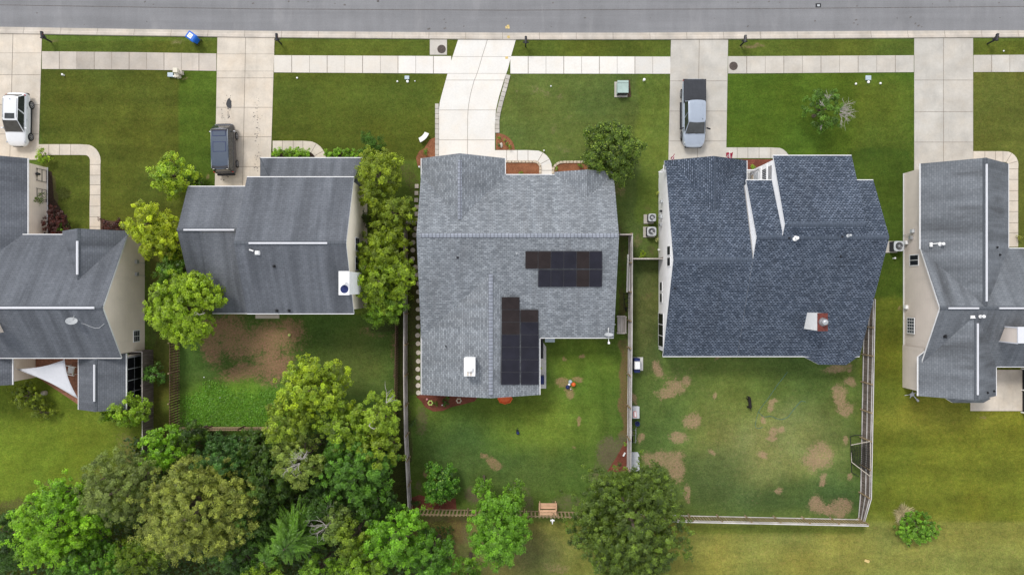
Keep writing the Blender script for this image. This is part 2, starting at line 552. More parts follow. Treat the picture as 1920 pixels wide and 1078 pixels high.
# ------------------------------------------------------------------ ground
def build_lawn():
    d = .14
    xs = np.concatenate([[-400, -200, -110, -70, -55], np.arange(-48, 48.01, d), [55, 70, 110, 200, 400]])
    ys = np.concatenate([[-400, -200, -110, -60, -40, -32], np.arange(-27.5, 27.51, d), [32, 40, 60, 110, 200, 400]])
    X, Y = np.meshgrid(xs, ys)
    px, py = 960 + S * X, 539 - S * Y
    n1 = vnoise(px, py, 60, 1) - .5; n2 = vnoise(px, py, 60, 2) - .5
    n3 = vnoise(px, py, 14, 3) - .5; n4 = vnoise(px, py, 14, 4) - .5
    wx, wy = px + n1 * 26 + n3 * 9, py + n2 * 26 + n4 * 9
    sx, sy = px + n3 * 3, py + n4 * 3

    def sst(t):
        t = np.clip(t, 0, 1); return t * t * (3 - 2 * t)

    def box(x0, x1, y0, y1, f=8, w=True):
        a, b = (wx, wy) if w else (sx, sy)
        return sst((a - x0) / f + .5) * sst((x1 - a) / f + .5) * sst((b - y0) / f + .5) * sst((y1 - b) / f + .5)

    def ell(cx, cy, rx, ry, soft=.5, w=True):
        a, b = (wx, wy) if w else (px, py)
        r = np.sqrt(((a - cx) / rx) ** 2 + ((b - cy) / ry) ** 2)
        return sst((1 + soft - r) / (2 * soft))

    C = np.zeros(X.shape + (3,)); C[:] = (.062, .098, .0125)

    def lay(m, c, k=1.0):
        m = (m * k)[..., None]
        C[:] = C * (1 - m) + np.array(c) * m

    OL = (.085, .105, .0092)      # olive summer grass of the right and back lawns
    lay(box(76, 415, 130, 450, 6, 0), (.053, .070, .0080))
    lay(box(335, 415, 130, 360, 7, 0), (.047, .082, .0076))
    lay(box(505, 845, 130, 300, 6, 0), (.052, .072, .0078))
    lay(box(930, 1260, 130, 500, 6, 0), (.060, .089, .0155))
    lay(box(1195, 1262, 130, 420, 10), (.070, .105, .014))
    lay(box(1360, 1720, 130, 330, 6, 0), (.043, .078, .0064))
    lay(box(1600, 1720, 150, 330, 40), (.054, .078, .008), .8)
    lay(box(1590, 1710, 280, 560, 10), (.036, .064, .0062))  # shade between the white and tan houses painted into the grass colour
    lay(box(1820, 2300, 130, 480, 6, 0), (.064, .079, .011))
    lay(box(0, 2000, 76, 106, 4, 0), (.056, .078, .009))
    # back lawns
    lay(box(-400, 300, 660, 1200, 14), (.076, .112, .0096))
    lay(ell(50, 870, 110, 60, .6), (.090, .138, .0105), .8)
    lay(ell(200, 800, 60, 50, .6), (.092, .130, .011), .6)
    lay(box(285, 330, 440, 840, 5), (.060, .072, .011))
    lay(box(330, 752, 590, 830, 6, 0), (.046, .086, .013))
    lay(ell(440, 758, 112, 46, .4), (.10, .21, .018), .9)
    lay(ell(660, 680, 60, 60, .6), (.072, .098, .018), .7)
    lay(box(762, 1180, 560, 960, 6, 0), (.056, .096, .0125))
    lay(ell(1030, 800, 95, 60, .7), (.098, .145, .014), .75)
    lay(ell(1100, 700, 60, 70, .6), (.072, .125, .012), .7)
    lay(ell(850, 850, 70, 60, .6), (.036, .066, .012), .8)
    lay(ell(960, 880, 110, 40, .7), (.046, .078, .014), .8)
    lay(box(1182, 1622, 485, 976, 6, 0), (.062, .098, .0165))
    lay(ell(1440, 830, 120, 95, .7), (.155, .158, .042), .55)
    lay(ell(1400, 740, 60, 50, .6), (.078, .110, .016), .6)
    lay(ell(1480, 720, 90, 40, .7), (.050, .083, .013), .7)
    lay(ell(1510, 930, 120, 35, .6), (.038, .068, .014), .9)
    lay(ell(1345, 900, 60, 60, .6), (.052, .080, .018), .7)
    lay(box(1182, 1250, 485, 700, 8), (.046, .070, .014))  # shaded side strip by the white wall, darkened in the grass colour
    lay(ell(1212, 580, 22, 80, .6), (.070, .085, .020), .7)
    lay(box(1622, 2400, 560, 1500, 12), OL)
    lay(box(1622, 1720, 560, 900, 30), (.072, .094, .0085), .8)
    lay(box(770, 2400, 978, 1500, 10, 0), (.112, .128, .020))
    lay(ell(1560, 1030, 330, 45, .8), (.150, .160, .028), .75)
    lay(box(1290, 1622, 984, 1000, 8, 0), (.082, .108, .013), .8)
    lay(ell(950, 1030, 90, 60, .7), (.088, .090, .026), .85)
    lay(ell(1750, 780, 100, 30, .8), (.130, .140, .016), .6)
    # mowing passes: faint bands in the growth itself
    st = np.sin(py / 9.5 + n1 * 3) * .075 * (px > 1560) * (py > 620) + np.sin(py / 8.0 + n1 * 3) * .07 * (py < 440) * (px < 420) + np.sin(px / 7 + n2 * 2) * .06 * ((px > 1020) & (px < 1180) & (py > 640))
    big = (vnoise(px, py, 120, 8, 4) - .5) * .34 + (vnoise(px, py, 34, 9, 3) - .5) * .40 + (vnoise(px * .16, py, 8, 21, 3) - .5) * .26 + (vnoise(px, py * .3, 9, 22, 3) - .5) * .12
    C *= (1 + st + big)[..., None]
    hue = (vnoise(px, py, 80, 12, 3) - .5)
    C[..., 0] *= 1 + hue * .26; C[..., 2] *= 1 - hue * .2
    dark = ell(0, 0, 1, 1) * 0
    D = np.zeros(X.shape)
    DC = np.zeros(X.shape + (3,)); DC[:] = (.285, .190, .115)
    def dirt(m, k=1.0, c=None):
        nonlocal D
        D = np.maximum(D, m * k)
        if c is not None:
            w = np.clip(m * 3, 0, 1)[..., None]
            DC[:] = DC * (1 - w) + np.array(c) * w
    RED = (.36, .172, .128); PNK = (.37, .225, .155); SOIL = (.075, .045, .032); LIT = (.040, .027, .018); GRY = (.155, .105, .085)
    for e in ((480, 640, 92, 42), (420, 615, 50, 34), (510, 685, 45, 38), (400, 650, 26, 36), (540, 618, 30, 26), (455, 700, 50, 18)):
        dirt(ell(*e, .75), .80, RED)
    dirt(ell(700, 618, 40, 14, .6), .5, RED); dirt(ell(735, 640, 10, 40), .5, RED)
    for e in ((1290, 786, 18, 14), (1272, 821, 19, 14), (1533, 860, 28, 30), (1546, 902, 9, 9), (1246, 862, 42, 17), (1268, 885, 20, 30), (1290, 930, 9, 18),
              (1580, 950, 24, 20), (1532, 946, 18, 20), (1555, 952, 40, 9), (1262, 722, 24, 16), (1246, 735, 22, 12), (1284, 710, 9, 12), (1576, 742, 15, 26), (1584, 765, 18, 12), (1598, 716, 11, 10),
              (1452, 806, 11, 10), (1443, 765, 9, 9), (1426, 786, 8, 9), (1450, 818, 14, 7), (1575, 690, 32, 9), (1580, 824, 8, 11), (1334, 742, 5, 6), (1432, 850, 12, 8), (1335, 850, 7, 6), (1446, 755, 12, 6), (1470, 805, 10, 6), (1594, 896, 7, 6), (1465, 915, 9, 9), (1236, 690, 14, 16), (1200, 820, 10, 12), (1188, 745, 9, 14), (1345, 675, 10, 6), (1600, 690, 6, 12)):
        dirt(ell(*e, .55), .80, PNK)
    dirt(ell(1400, 840, 70, 60, .8), .24, PNK); dirt(ell(1270, 700, 60, 45, .8), .33, PNK); dirt(ell(1420, 920, 60, 40, .8), .2, PNK)
    for e in ((1061, 742, 10, 16), (1053, 722, 14, 10), (1080, 716, 12, 7), (1085, 788, 5, 10), (1066, 670, 6, 6), (1094, 668, 5, 6), (928, 862, 12, 14), (915, 850, 9, 7), (1075, 845, 5, 5), (1022, 655, 7, 12), (800, 885, 10, 9)):
        dirt(ell(*e, .45), .8, (.34, .20, .125))
    dirt(box(1161, 1180, 630, 830, 10), .95, (.20, .105, .068))
    dirt(ell(1150, 850, 32, 36, .5), 1.0, GRY); dirt(ell(1120, 890, 16, 20), .7, GRY)
    dirt(ell(1060, 938, 32, 16, .5), .62, GRY); dirt(ell(992, 935, 14, 30, .6), .7, GRY); dirt(ell(890, 925, 18, 22, .5), .8, (.14, .09, .075)); dirt(ell(785, 913, 12, 14), .7, (.17, .11, .09))
    dirt(ell(1150, 430, 14, 60, .5), .62, (.12, .075, .05)); dirt(ell(1172, 470, 9, 50, .6), .6, (.10, .06, .042)); dirt(ell(1173, 580, 9, 60), .8, (.085, .05, .037)); dirt(ell(1160, 352, 13, 13), .6)
    dirt(box(763, 790, 415, 640, 7), .95, SOIL); dirt(box(763, 786, 640, 745, 7), .8, (.085, .055, .04)); dirt(ell(775, 345, 14, 35), .6, SOIL); dirt(ell(760, 325, 10, 20), .5, (.13, .085, .06))
    dirt(ell(788, 785, 14, 30, .5), .7, (.14, .09, .07))
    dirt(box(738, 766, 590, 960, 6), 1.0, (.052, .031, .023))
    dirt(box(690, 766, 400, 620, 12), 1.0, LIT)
    dirt(box(770, 880, 966, 1010, 12), .85, (.105, .058, .044)); dirt(ell(850, 1000, 40, 30), .8, (.11, .065, .05)); dirt(ell(850, 1030, 16, 50), .7, (.13, .06, .04)); dirt(ell(1040, 1065, 25, 12), .5)
    for e in ((1008, 172, 15, 10), (1026, 180, 12, 8), (1050, 180, 9, 8), (970, 176, 5, 4), (1068, 212, 8, 6), (1060, 275, 16, 6), (1040, 240, 10, 14)):
        dirt(ell(*e, .7), .52, (.22, .17, .10))
    dirt(ell(1415, 82, 26, 5, .4), .7, (.22, .14, .095)); dirt(ell(328, 83, 14, 6, .6), .55, (.28, .24, .12)); dirt(ell(97, 80, 9, 6), .6, (.20, .15, .09)); dirt(ell(526, 80, 7, 6), .6, (.2, .15, .09))
    dirt(ell(345, 151, 6, 4), .7); dirt(ell(127, 366, 6, 5), .8, SOIL); dirt(ell(383, 335, 5, 6), .7); dirt(ell(1216, 385, 9, 9), .55, (.15, .10, .06)); dirt(ell(1198, 460, 10, 16), .62, (.2, .14, .09)); dirt(ell(1225, 472, 8, 14), .6, (.13, .085, .06)); dirt(ell(1213, 560, 12, 9), .5, (.16, .1, .06)); dirt(ell(1686, 577, 7, 5), .7); dirt(ell(1845, 782, 7, 4), .6)
    dirt(box(90, 106, 330, 440, 6), .9, (.10, .066, .05)); dirt(box(270, 292, 455, 650, 6), .6, (.06, .05, .025))
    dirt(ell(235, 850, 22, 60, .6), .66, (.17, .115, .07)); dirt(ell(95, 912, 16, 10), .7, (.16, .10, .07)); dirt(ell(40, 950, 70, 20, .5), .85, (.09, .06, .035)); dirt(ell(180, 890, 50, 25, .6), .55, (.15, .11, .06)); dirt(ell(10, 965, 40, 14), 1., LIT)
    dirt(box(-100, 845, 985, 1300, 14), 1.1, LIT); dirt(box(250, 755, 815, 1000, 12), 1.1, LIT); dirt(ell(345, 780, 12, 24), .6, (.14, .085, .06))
    dirt(box(330, 372, 800, 860, 8), .9, (.09, .05, .04))
    C *= np.array((1.34, 1.27, 1.70))
    far = ((np.abs(X) > 47.9) | (np.abs(Y) > 27.4))[..., None]
    C = np.where(far, np.array((.075, .10, .014)), C); D = np.where(far[..., 0], 0, D)
    # mesh
    ny, nx = X.shape
    V = np.stack([X, Y, np.zeros_like(X)], -1).reshape(-1, 3)
    idx = np.arange(nx * ny).reshape(ny, nx)
    Q = np.stack([idx[:-1, :-1], idx[:-1, 1:], idx[1:, 1:], idx[1:, :-1]], -1).reshape(-1, 4)
    me = bpy.data.meshes.new('lawn')
    me.vertices.add(len(V)); me.vertices.foreach_set('co', V.ravel())
    me.loops.add(Q.size); me.loops.foreach_set('vertex_index', Q.ravel())
    me.polygons.add(len(Q)); me.polygons.foreach_set('loop_start', np.arange(0, Q.size, 4)); me.polygons.foreach_set('loop_total', np.full(len(Q), 4))
    me.update()
    a = me.attributes.new('Col', 'FLOAT_COLOR', 'POINT'); a.data.foreach_set('color', np.concatenate([np.clip(C, .001, 1), np.ones(X.shape + (1,))], -1).reshape(-1))
    a = me.attributes.new('dcol', 'FLOAT_COLOR', 'POINT'); a.data.foreach_set('color', np.concatenate([DC, np.ones(X.shape + (1,))], -1).reshape(-1))
    a = me.attributes.new('dirt', 'FLOAT', 'POINT'); a.data.foreach_set('value', D.reshape(-1))
    me.materials.append(MAT['lawn'])
    o = bpy.data.objects.new('lawn', me); COL.objects.link(o)
    tag(o, kind='structure')


build_lawn()

ROADB = [(-400, 45), (0, 51), (240, 55), (480, 58.5), (720, 60.5), (960, 62), (1200, 62), (1440, 60), (1680, 58.5), (1920, 57.5), (2400, 55)]
KERBB = [(-400, 58), (0, 63.5), (240, 67.5), (480, 71), (720, 73), (960, 75), (1200, 75), (1440, 73.5), (1680, 72), (1920, 70.5), (2400, 68)]
SEAM = [(-400, 6), (0, 10), (480, 17.5), (960, 20), (1440, 17), (1920, 13), (2400, 8)]
SWT = [(-400, 92), (80, 97), (240, 98.5), (400, 101), (520, 104.5), (840, 106), (1250, 107), (1440, 106), (1710, 104.5), (1920, 103.5), (2400, 100)]
SWB = [(-400, 125), (80, 130), (240, 131), (400, 133.5), (520, 136.5), (840, 138.5), (1250, 139), (1440, 138), (1710, 136), (1920, 135.5), (2400, 132)]
XS = list(range(-400, 2401, 80))


def strip(mb, xs, f0, f1, z0, z1, mi=0):
    for a, b in zip(xs[:-1], xs[1:]):
        mb.face([W(a, f1(a)).to_2d().to_3d() + Vector((0, 0, z1)), W(b, f1(b)).to_2d().to_3d() + Vector((0, 0, z1)), W(b, f0(b)).to_2d().to_3d() + Vector((0, 0, z0)), W(a, f0(a)).to_2d().to_3d() + Vector((0, 0, z0))], mi)


def G(px, py, z=.03):
    v = W(px, py, 0); return Vector((v.x, v.y, z))


def line(mb, pts, w, z, mi):
    """thin flat line on paving, w metres wide"""
    P = [G(*p, z) for p in pts]
    for a, b in zip(P[:-1], P[1:]):
        d = (b - a).normalized(); n = Vector((-d.y, d.x, 0)) * w / 2
        mb.face([a - n, b - n, b + n, a + n], mi)


m = MB()
fr = lambda x: interp(ROADB, x); fk = lambda x: interp(KERBB, x)
strip(m, XS, lambda x: fr(x) - 158, fr, .02, .02)
struct('road', m, 'asphalt')
m = MB()
for a, b in zip(XS[:-1], XS[1:]):      # paving seam and a tarred crack along the road
    line(m, [(a, interp(SEAM, a)), (b, interp(SEAM, b))], .055, .026, 0)
struct('road_seam', m, 'spot_dark')
m = MB()
for i in range(34):
    x = RND.uniform(10, 1910); y = RND.choice([RND.uniform(2, 12), RND.uniform(24, 52)]); r = RND.uniform(.025, .085)
    k = RND.randint(5, 8); ph = RND.random() * 6
    c = G(x, y, .025)
    m.face([c + Vector((math.cos(ph + 2 * PI * j / k) * r * RND.uniform(.6, 1.3) * 1.4, math.sin(ph + 2 * PI * j / k) * r * RND.uniform(.6, 1.2), 0)) for j in range(k)])
for x, y, s in ((804, 55, .13), (834, 54, .12), (836, 43, .06), (833, 37, .07), (1605, 38, .1), (1608, 47, .07), (1707, 33, .1), (1716, 45, .09), (1722, 49, .11), (1728, 51, .06), (1402, 50, .09), (288, 9, .07), (272, 4, .08)):
    c = G(x, y, .0255); m.box((c.x, c.y, .0245), (s * 2, s * 1.1, .003), RND.random())
struct('road_stains', m, 'spot_dark')
m = MB()
rows = [(0, .02), (.42, .028), (.62, .105), (1, .125)]
for (t0, z0), (t1, z1) in zip(rows[:-1], rows[1:]):
    strip(m, XS, lambda x: fr(x) + (fk(x) - fr(x)) * t0, lambda x: fr(x) + (fk(x) - fr(x)) * t1, z0, z1)
strip(m, XS, fk, lambda x: fk(x) + .5, .125, 0)
for x in range(-300, 2300, 69):          # joints every ten feet
    for (t0, z0), (t1, z1) in zip(rows[:-1], rows[1:]):
        a, b = x, x + .7
        g = lambda t: fr(x) + (fk(x) - fr(x)) * t
        m.face([G(a, g(t1), z1 + .004), G(b, g(t1), z1 + .004), G(b, g(t0), z0 + .004), G(a, g(t0), z0 + .004)], 1)
struct('kerb', m, ['kerb_concrete', 'joint_dirt'])
m = MB()
strip(m, XS, lambda x: fr(x) - 172, lambda x: fr(x) - 158, .12, .02)
struct('far_kerb', m, 'kerb_concrete')


def tintv(a=.05, warm=.0):
    k = RND.uniform(1 - a, 1 + a); w = RND.uniform(-warm, warm)
    return (k * (1 + w), k, k * (1 - w))


# pavement between the driveways, slab by slab
def walk(x0, x1, mat, seg=33.2, z=.034, first=None, tints=None):
    m = MB()
    n = max(1, round((x1 - x0) / seg)); d = (x1 - x0) / n
    for i in range(n):
        a, b = x0 + i * d, x0 + (i + 1) * d
        m.prism([G(a, interp(SWB, a)), G(b, interp(SWB, b)), G(b, interp(SWT, b)), G(a, interp(SWT, a))], -.05, z, 0, tints(i, n) if tints else tintv(.045, .02))
        if i:
            line(m, [(a, interp(SWT, a) + .2), (a, interp(SWB, a) - .2)], .05 if i % 2 else .026, z + .004, 1)
    return m, mat


def dull(i, n): k = (.86 if 2 <= i <= 6 else 1.0) * RND.uniform(.95, 1.04); return (k, k * .995, k * .985)
def fade(i, n): k = (1.0 if i < n - 2 else .86) * RND.uniform(.98, 1.02); return (k, k, k)
def newer(i, n): k = (1.0 if i > 6 else .89) * RND.uniform(.97, 1.02); return (k, k * (.995 if i > 6 else .97), k * (1.0 if i > 6 else .93))
for nm, a, b, mt, tf in (('sidewalk', 79, 406, 'concrete_old', dull), ('sidewalk', 514, 846, 'concrete_new', newer), ('sidewalk', 957, 1257, 'concrete_new', fade),
                         ('sidewalk', 1365, 1713, 'concrete_grey', None), ('sidewalk', 1825, 2300, 'concrete_grey', None), ('sidewalk', -350, -30, 'concrete_old', None)):
    m, mt = walk(a, b, mt, tints=tf)
    struct(nm, m, [mt, 'joint_dirt'])


def drive(name, left, mid, right, rows, mat, z=.038, jw=.034, tint=.04, warm=.01, joints=None):
    """left / mid / right: (py -> px) tables; rows: py of the cross joints"""
    m = MB()
    L = lambda y: interp([(b, a) for a, b in left], y)
    M_ = lambda y: interp([(b, a) for a, b in mid], y)
    Rr = lambda y: interp([(b, a) for a, b in right], y)
    for y0, y1 in zip(rows[:-1], rows[1:]):
        ys = np.linspace(y0, y1, 5 if y1 - y0 > 30 else 3)
        for A, B in ((L, M_), (M_, Rr)):
            pts = [G(A(y), y) for y in ys] + [G(B(y), y) for y in ys[::-1]]
            m.prism(pts, -.05, z, 0, tintv(tint, warm))
    for y in rows[1:-1]:
        line(m, [(L(y) + .4, y), (Rr(y) - .4, y)], jw if joints is None or y in joints else .02, z + .004, 1)
    ys = list(np.linspace(rows[0], rows[-1], 24))
    for a, b in zip(ys[:-1], ys[1:]):
        line(m, [(M_(a), a), (M_(b), b)], jw, z + .008, 1)
    struct(name, m, [mat, 'joint_dirt'])


drive('driveway', [(-32, 63), (-32, 300)], [(25, 63), (19, 300)], [(79, 63.5), (72, 300)], [63.8, 100, 141, 197, 252, 300], 'concrete_tan', joints=(141, 197, 252))
drive('driveway', [(408, 70), (403, 354)], [(461, 71), (455, 354)], [(515, 72), (508, 300), (508, 354)], [70.5, 102, 134, 147, 202, 257, 313, 354], 'concrete_tan', joints=(147, 202, 257, 313))
Lc = [(859, 75), (846, 115), (838, 143), (830, 172), (825, 190), (823, 205), (823, 330)]
Mc = [(914, 75), (904, 107), (895, 138), (889, 152), (882, 178), (879, 195), (877, 215), (876, 330)]
Rc = [(967, 76), (958, 107), (953, 128), (945, 151), (936, 180), (930, 205), (928, 235), (928, 330)]
drive('driveway', Lc, Mc, Rc, [75.3, 107, 138.5, 151, 207, 263, 330], 'concrete_new', joints=(151, 207, 263), tint=.015, jw=.03)
drive('driveway', [(1258, 75), (1253, 310)], [(1311, 75), (1307, 310)], [(1365, 75), (1361, 310)], [75.2, 152.5, 209, 265, 310], 'concrete_grey')
drive('driveway', [(1714, 72), (1714, 330)], [(1768.5, 72), (1768.5, 330)], [(1824, 71.5), (1824, 330)], [72.2, 151, 210, 267, 330], 'concrete_grey')


def path(name, outer, inner, mat, joints, z=.034, tint=.03):
    """a walkway strip: matching outer and inner polylines, joints at the listed indices"""
    m = MB()
    for i in range(len(outer) - 1):
        m.prism([G(*outer[i]), G(*outer[i + 1]), G(*inner[i + 1]), G(*inner[i])], -.05, z, 0, tintv(tint, .01))
    for i in joints:
        line(m, [outer[i], inner[i]], .035, z + .004, 1)
    struct(name, m, [mat, 'joint_dirt'])


def arc(cx, cy, rx, ry, a0, a1, n):
    return [(cx + rx * math.cos(math.radians(a0 + (a1 - a0) * i / n)), cy - ry * math.sin(math.radians(a0 + (a1 - a0) * i / n))) for i in range(n + 1)]


o = [(71.5, 271), (92, 271), (112, 271), (133, 271), (150, 271)] + arc(160, 302, 29, 31, 90, 0, 6)[1:] + [(188.5, y) for y in (309, 329, 347, 366, 387, 407, 425, 440)]
i_ = [(71.5, 291), (92, 291), (112, 291), (133, 291), (150, 291)] + arc(159, 301, 10, 10, 90, 0, 6)[1:] + [(169 - (k > 3) * .6, y) for k, y in enumerate((309, 329, 347, 366, 387, 407, 425, 440))]
path('garden_path', o, i_, 'concrete_tan', [1, 2, 3, 11, 12, 13, 14, 15, 16, 17])
o = [(511.5, 264.5), (530, 264.5), (550, 264.5), (568, 264.5)] + arc(575, 302, 37, 37.5, 90, 0, 6)[1:] + [(612, 310)]
i_ = [(511.5, 284), (530, 284), (550, 284), (568, 284)] + arc(575, 302, 17, 18, 90, 0, 6)[1:] + [(592, 310)]
path('garden_path', o, i_, 'concrete_tan', [1, 2, 3, 5, 7])
o = [(928, 282), (950, 282), (970, 282), (990, 282)] + arc(1001, 316, 34, 34, 90, 0, 6)[1:] + [(1035, 320), (1035, 345)]
i_ = [(928, 302), (950, 302), (970, 302), (990, 302)] + arc(1001, 314, 14, 12, 90, 0, 6)[1:] + [(1015, 320), (1015, 345)]
path('garden_path', o, i_, 'concrete_new', [1, 2, 3, 5, 7, 10], tint=.01)
o = [(1361.5, 277), (1382, 277), (1402, 277), (1423, 277), (1445, 277)] + arc(1455, 303, 26, 26, 90, 0, 6)[1:]
i_ = [(1361.5, 297), (1382, 297), (1402, 297), (1423, 297), (1445, 297)] + arc(1455, 303, 6, 6, 90, 0, 6)[1:]
path('garden_path', o, i_, 'concrete_grey', [1, 2, 3, 4])
o = [(1824.5, 284), (1846, 284), (1866, 284), (1880, 284)] + arc(1884, 309, 25, 25, 90, 0, 6)[1:] + [(1908.5, y) for y in (317, 337, 358, 377, 397, 418, 437, 463)]
i_ = [(1824.5, 304), (1846, 304), (1866, 304), (1880, 304)] + arc(1882, 309, 8, 5, 90, 0, 6)[1:] + [(1890, y) for y in (317, 337, 358, 377, 397, 418, 437, 463)]
path('garden_path', o, i_, 'concrete_tan', [1, 2, 3, 5, 8, 10, 11, 12, 13, 14, 15, 16])

# patios and pads
m = MB(); m.prism([G(1819, 693), G(1916, 693), G(1916, 770), G(1819, 770)], -.05, .06); struct('patio_slab', m, 'concrete_tan')
m = MB(); m.prism([G(60, 660), G(150, 660), G(150, 760), G(128, 745), G(60, 700)], -.05, .05)
struct('brick_patio', m, 'brick_patio')
m = MB(); m.prism([G(806, 75), G(838, 75), G(838, 103.5), G(806, 103.5)], -.05, .042); struct('drain_apron', m, 'concrete_grey')
m = MB(); m.prism([G(1012, 633), G(1024, 650), G(1024, 728), G(1009, 728), G(1009, 633)], -.05, .05); struct('rear_step_slab', m, 'paver_grey')

# oil and rust marks, utility paint
m = MB()
for i in range(170):
    q = RND.random()
    r, a = (RND.gauss(0, 3.0), RND.random() * 6.28) if q < .75 else (RND.gauss(0, 10), RND.random() * 6.28)
    x, y = 430 + r * math.cos(a) * .8, 196 + r * math.sin(a) * 1.45 + (8 if q > .9 else 0)
    if q > .88: x, y = RND.uniform(414, 434), RND.uniform(205, 228)
    s = RND.uniform(.02, .075) if q < .75 else RND.uniform(.012, .04)
    k = 6; c = G(x, y, .046 + i * 1e-5)
    m.face([c + Vector((math.cos(2 * PI * j / k) * s * RND.uniform(.6, 1.4), math.sin(2 * PI * j / k) * s * 1.4 * RND.uniform(.6, 1.4), 0)) for j in range(k)])
c = G(430, 195, .0485); m.face([c + Vector((math.cos(2 * PI * j / 14) * .24 * RND.uniform(.75, 1.2), math.sin(2 * PI * j / 14) * .40 * RND.uniform(.75, 1.2), 0)) for j in range(14)])
struct('oil_stain', m, 'oil_stain')
m = MB()
for i in range(60):
    y = RND.uniform(178, 322); x = 484 + (y - 180) * -.02 + RND.gauss(0, 4); s = RND.uniform(.012, .05); c = G(x, y, .0465 + i * 1e-5)
    m.face([c + Vector((math.cos(2 * PI * j / 6) * s * 1.3 * RND.uniform(.6, 1.4), math.sin(2 * PI * j / 6) * s * RND.uniform(.6, 1.4), 0)) for j in range(6)])
for x, y in ((417, 329), (428, 332), (426, 330), (420, 338), (415, 337)):
    c = G(x, y, .0472); m.face([c + Vector((math.cos(2 * PI * j / 6) * .06, math.sin(2 * PI * j / 6) * .05, 0)) for j in range(6)])
struct('drip_stains', m, 'spot_dark')
m = MB()
for x, y, w, h, z in ((953, 51, .2, .32, .026), (949, 52, .12, .2, .0265), (953.5, 71, .22, .22, .13), (950, 109, .24, .2, .046)):
    c = G(x, y, z); m.box((c.x, c.y, z), (w, h, .003), .2)
struct('utility_paint_marks', m, 'paint_yellow')
m = MB(); c = G(1534, 11, .026); m.box((c.x, c.y, .024), (.46, .34, .006), 0, 0); m.box((c.x + .02, c.y, .028), (.22, .16, .004), 0, 1)
struct('road_sensor_patch', m, ['black_plastic', 'light_grey'])

# planting beds
def bed(pts, mat, z=.03):
    m = MB(); m.prism([G(*p) for p in pts], -.05, z); struct('mulch_bed', m, mat)


bed([(816, 258), (806, 262), (796, 278), (786, 284), (780, 296), (783, 312), (800, 312), (816, 312)], 'mulch_orange')
bed([(930, 251)] + arc(930, 281, 35, 31, 80, 0, 8) + [(966, 281.5), (930, 281.5)], 'mulch_orange')
bed([(946, 303), (1000, 303), (1009, 307), (1013.5, 314), (1013.5, 335), (946, 335)], 'mulch_orange')
bed([(1037, 340), (1037, 314), (1045, 307), (1058, 304), (1110, 304), (1125, 312), (1125, 345), (1037, 345)], 'mulch_orange')
bed([(1362, 299), (1455, 299), (1455, 340), (1400, 345), (1362, 330)], 'mulch_red')
bed([(1156, 152), (1181, 150), (1183, 182), (1165, 184), (1156, 178)], 'mulch_brown')
bed([(780, 743), (790, 752), (797, 763), (812, 771), (830, 770), (846, 763), (868, 758), (890, 752), (896, 744), (890, 735), (800, 735)], 'mulch_red')
bed([(771, 933), (786, 927), (802, 932), (818, 942), (836, 936), (854, 932), (856, 954), (774, 955)], 'mulch_red')
bed([(1177, 822), (1166, 838), (1155, 858), (1144, 875), (1138, 884), (1177, 884)], 'mulch_red')
bed([(509.5, 285), (590, 285), (592, 300), (509.5, 300)], 'soil_dark')
bed([(614, 287), (680, 289), (676, 310), (614, 310)], 'soil_dark')
bed([(88, 320), (97, 322), (101, 372), (120, 400), (140, 440), (88, 446)], 'soil_dark')
bed([(189, 412), (240, 418), (246, 445), (189, 445)], 'mulch_brown')
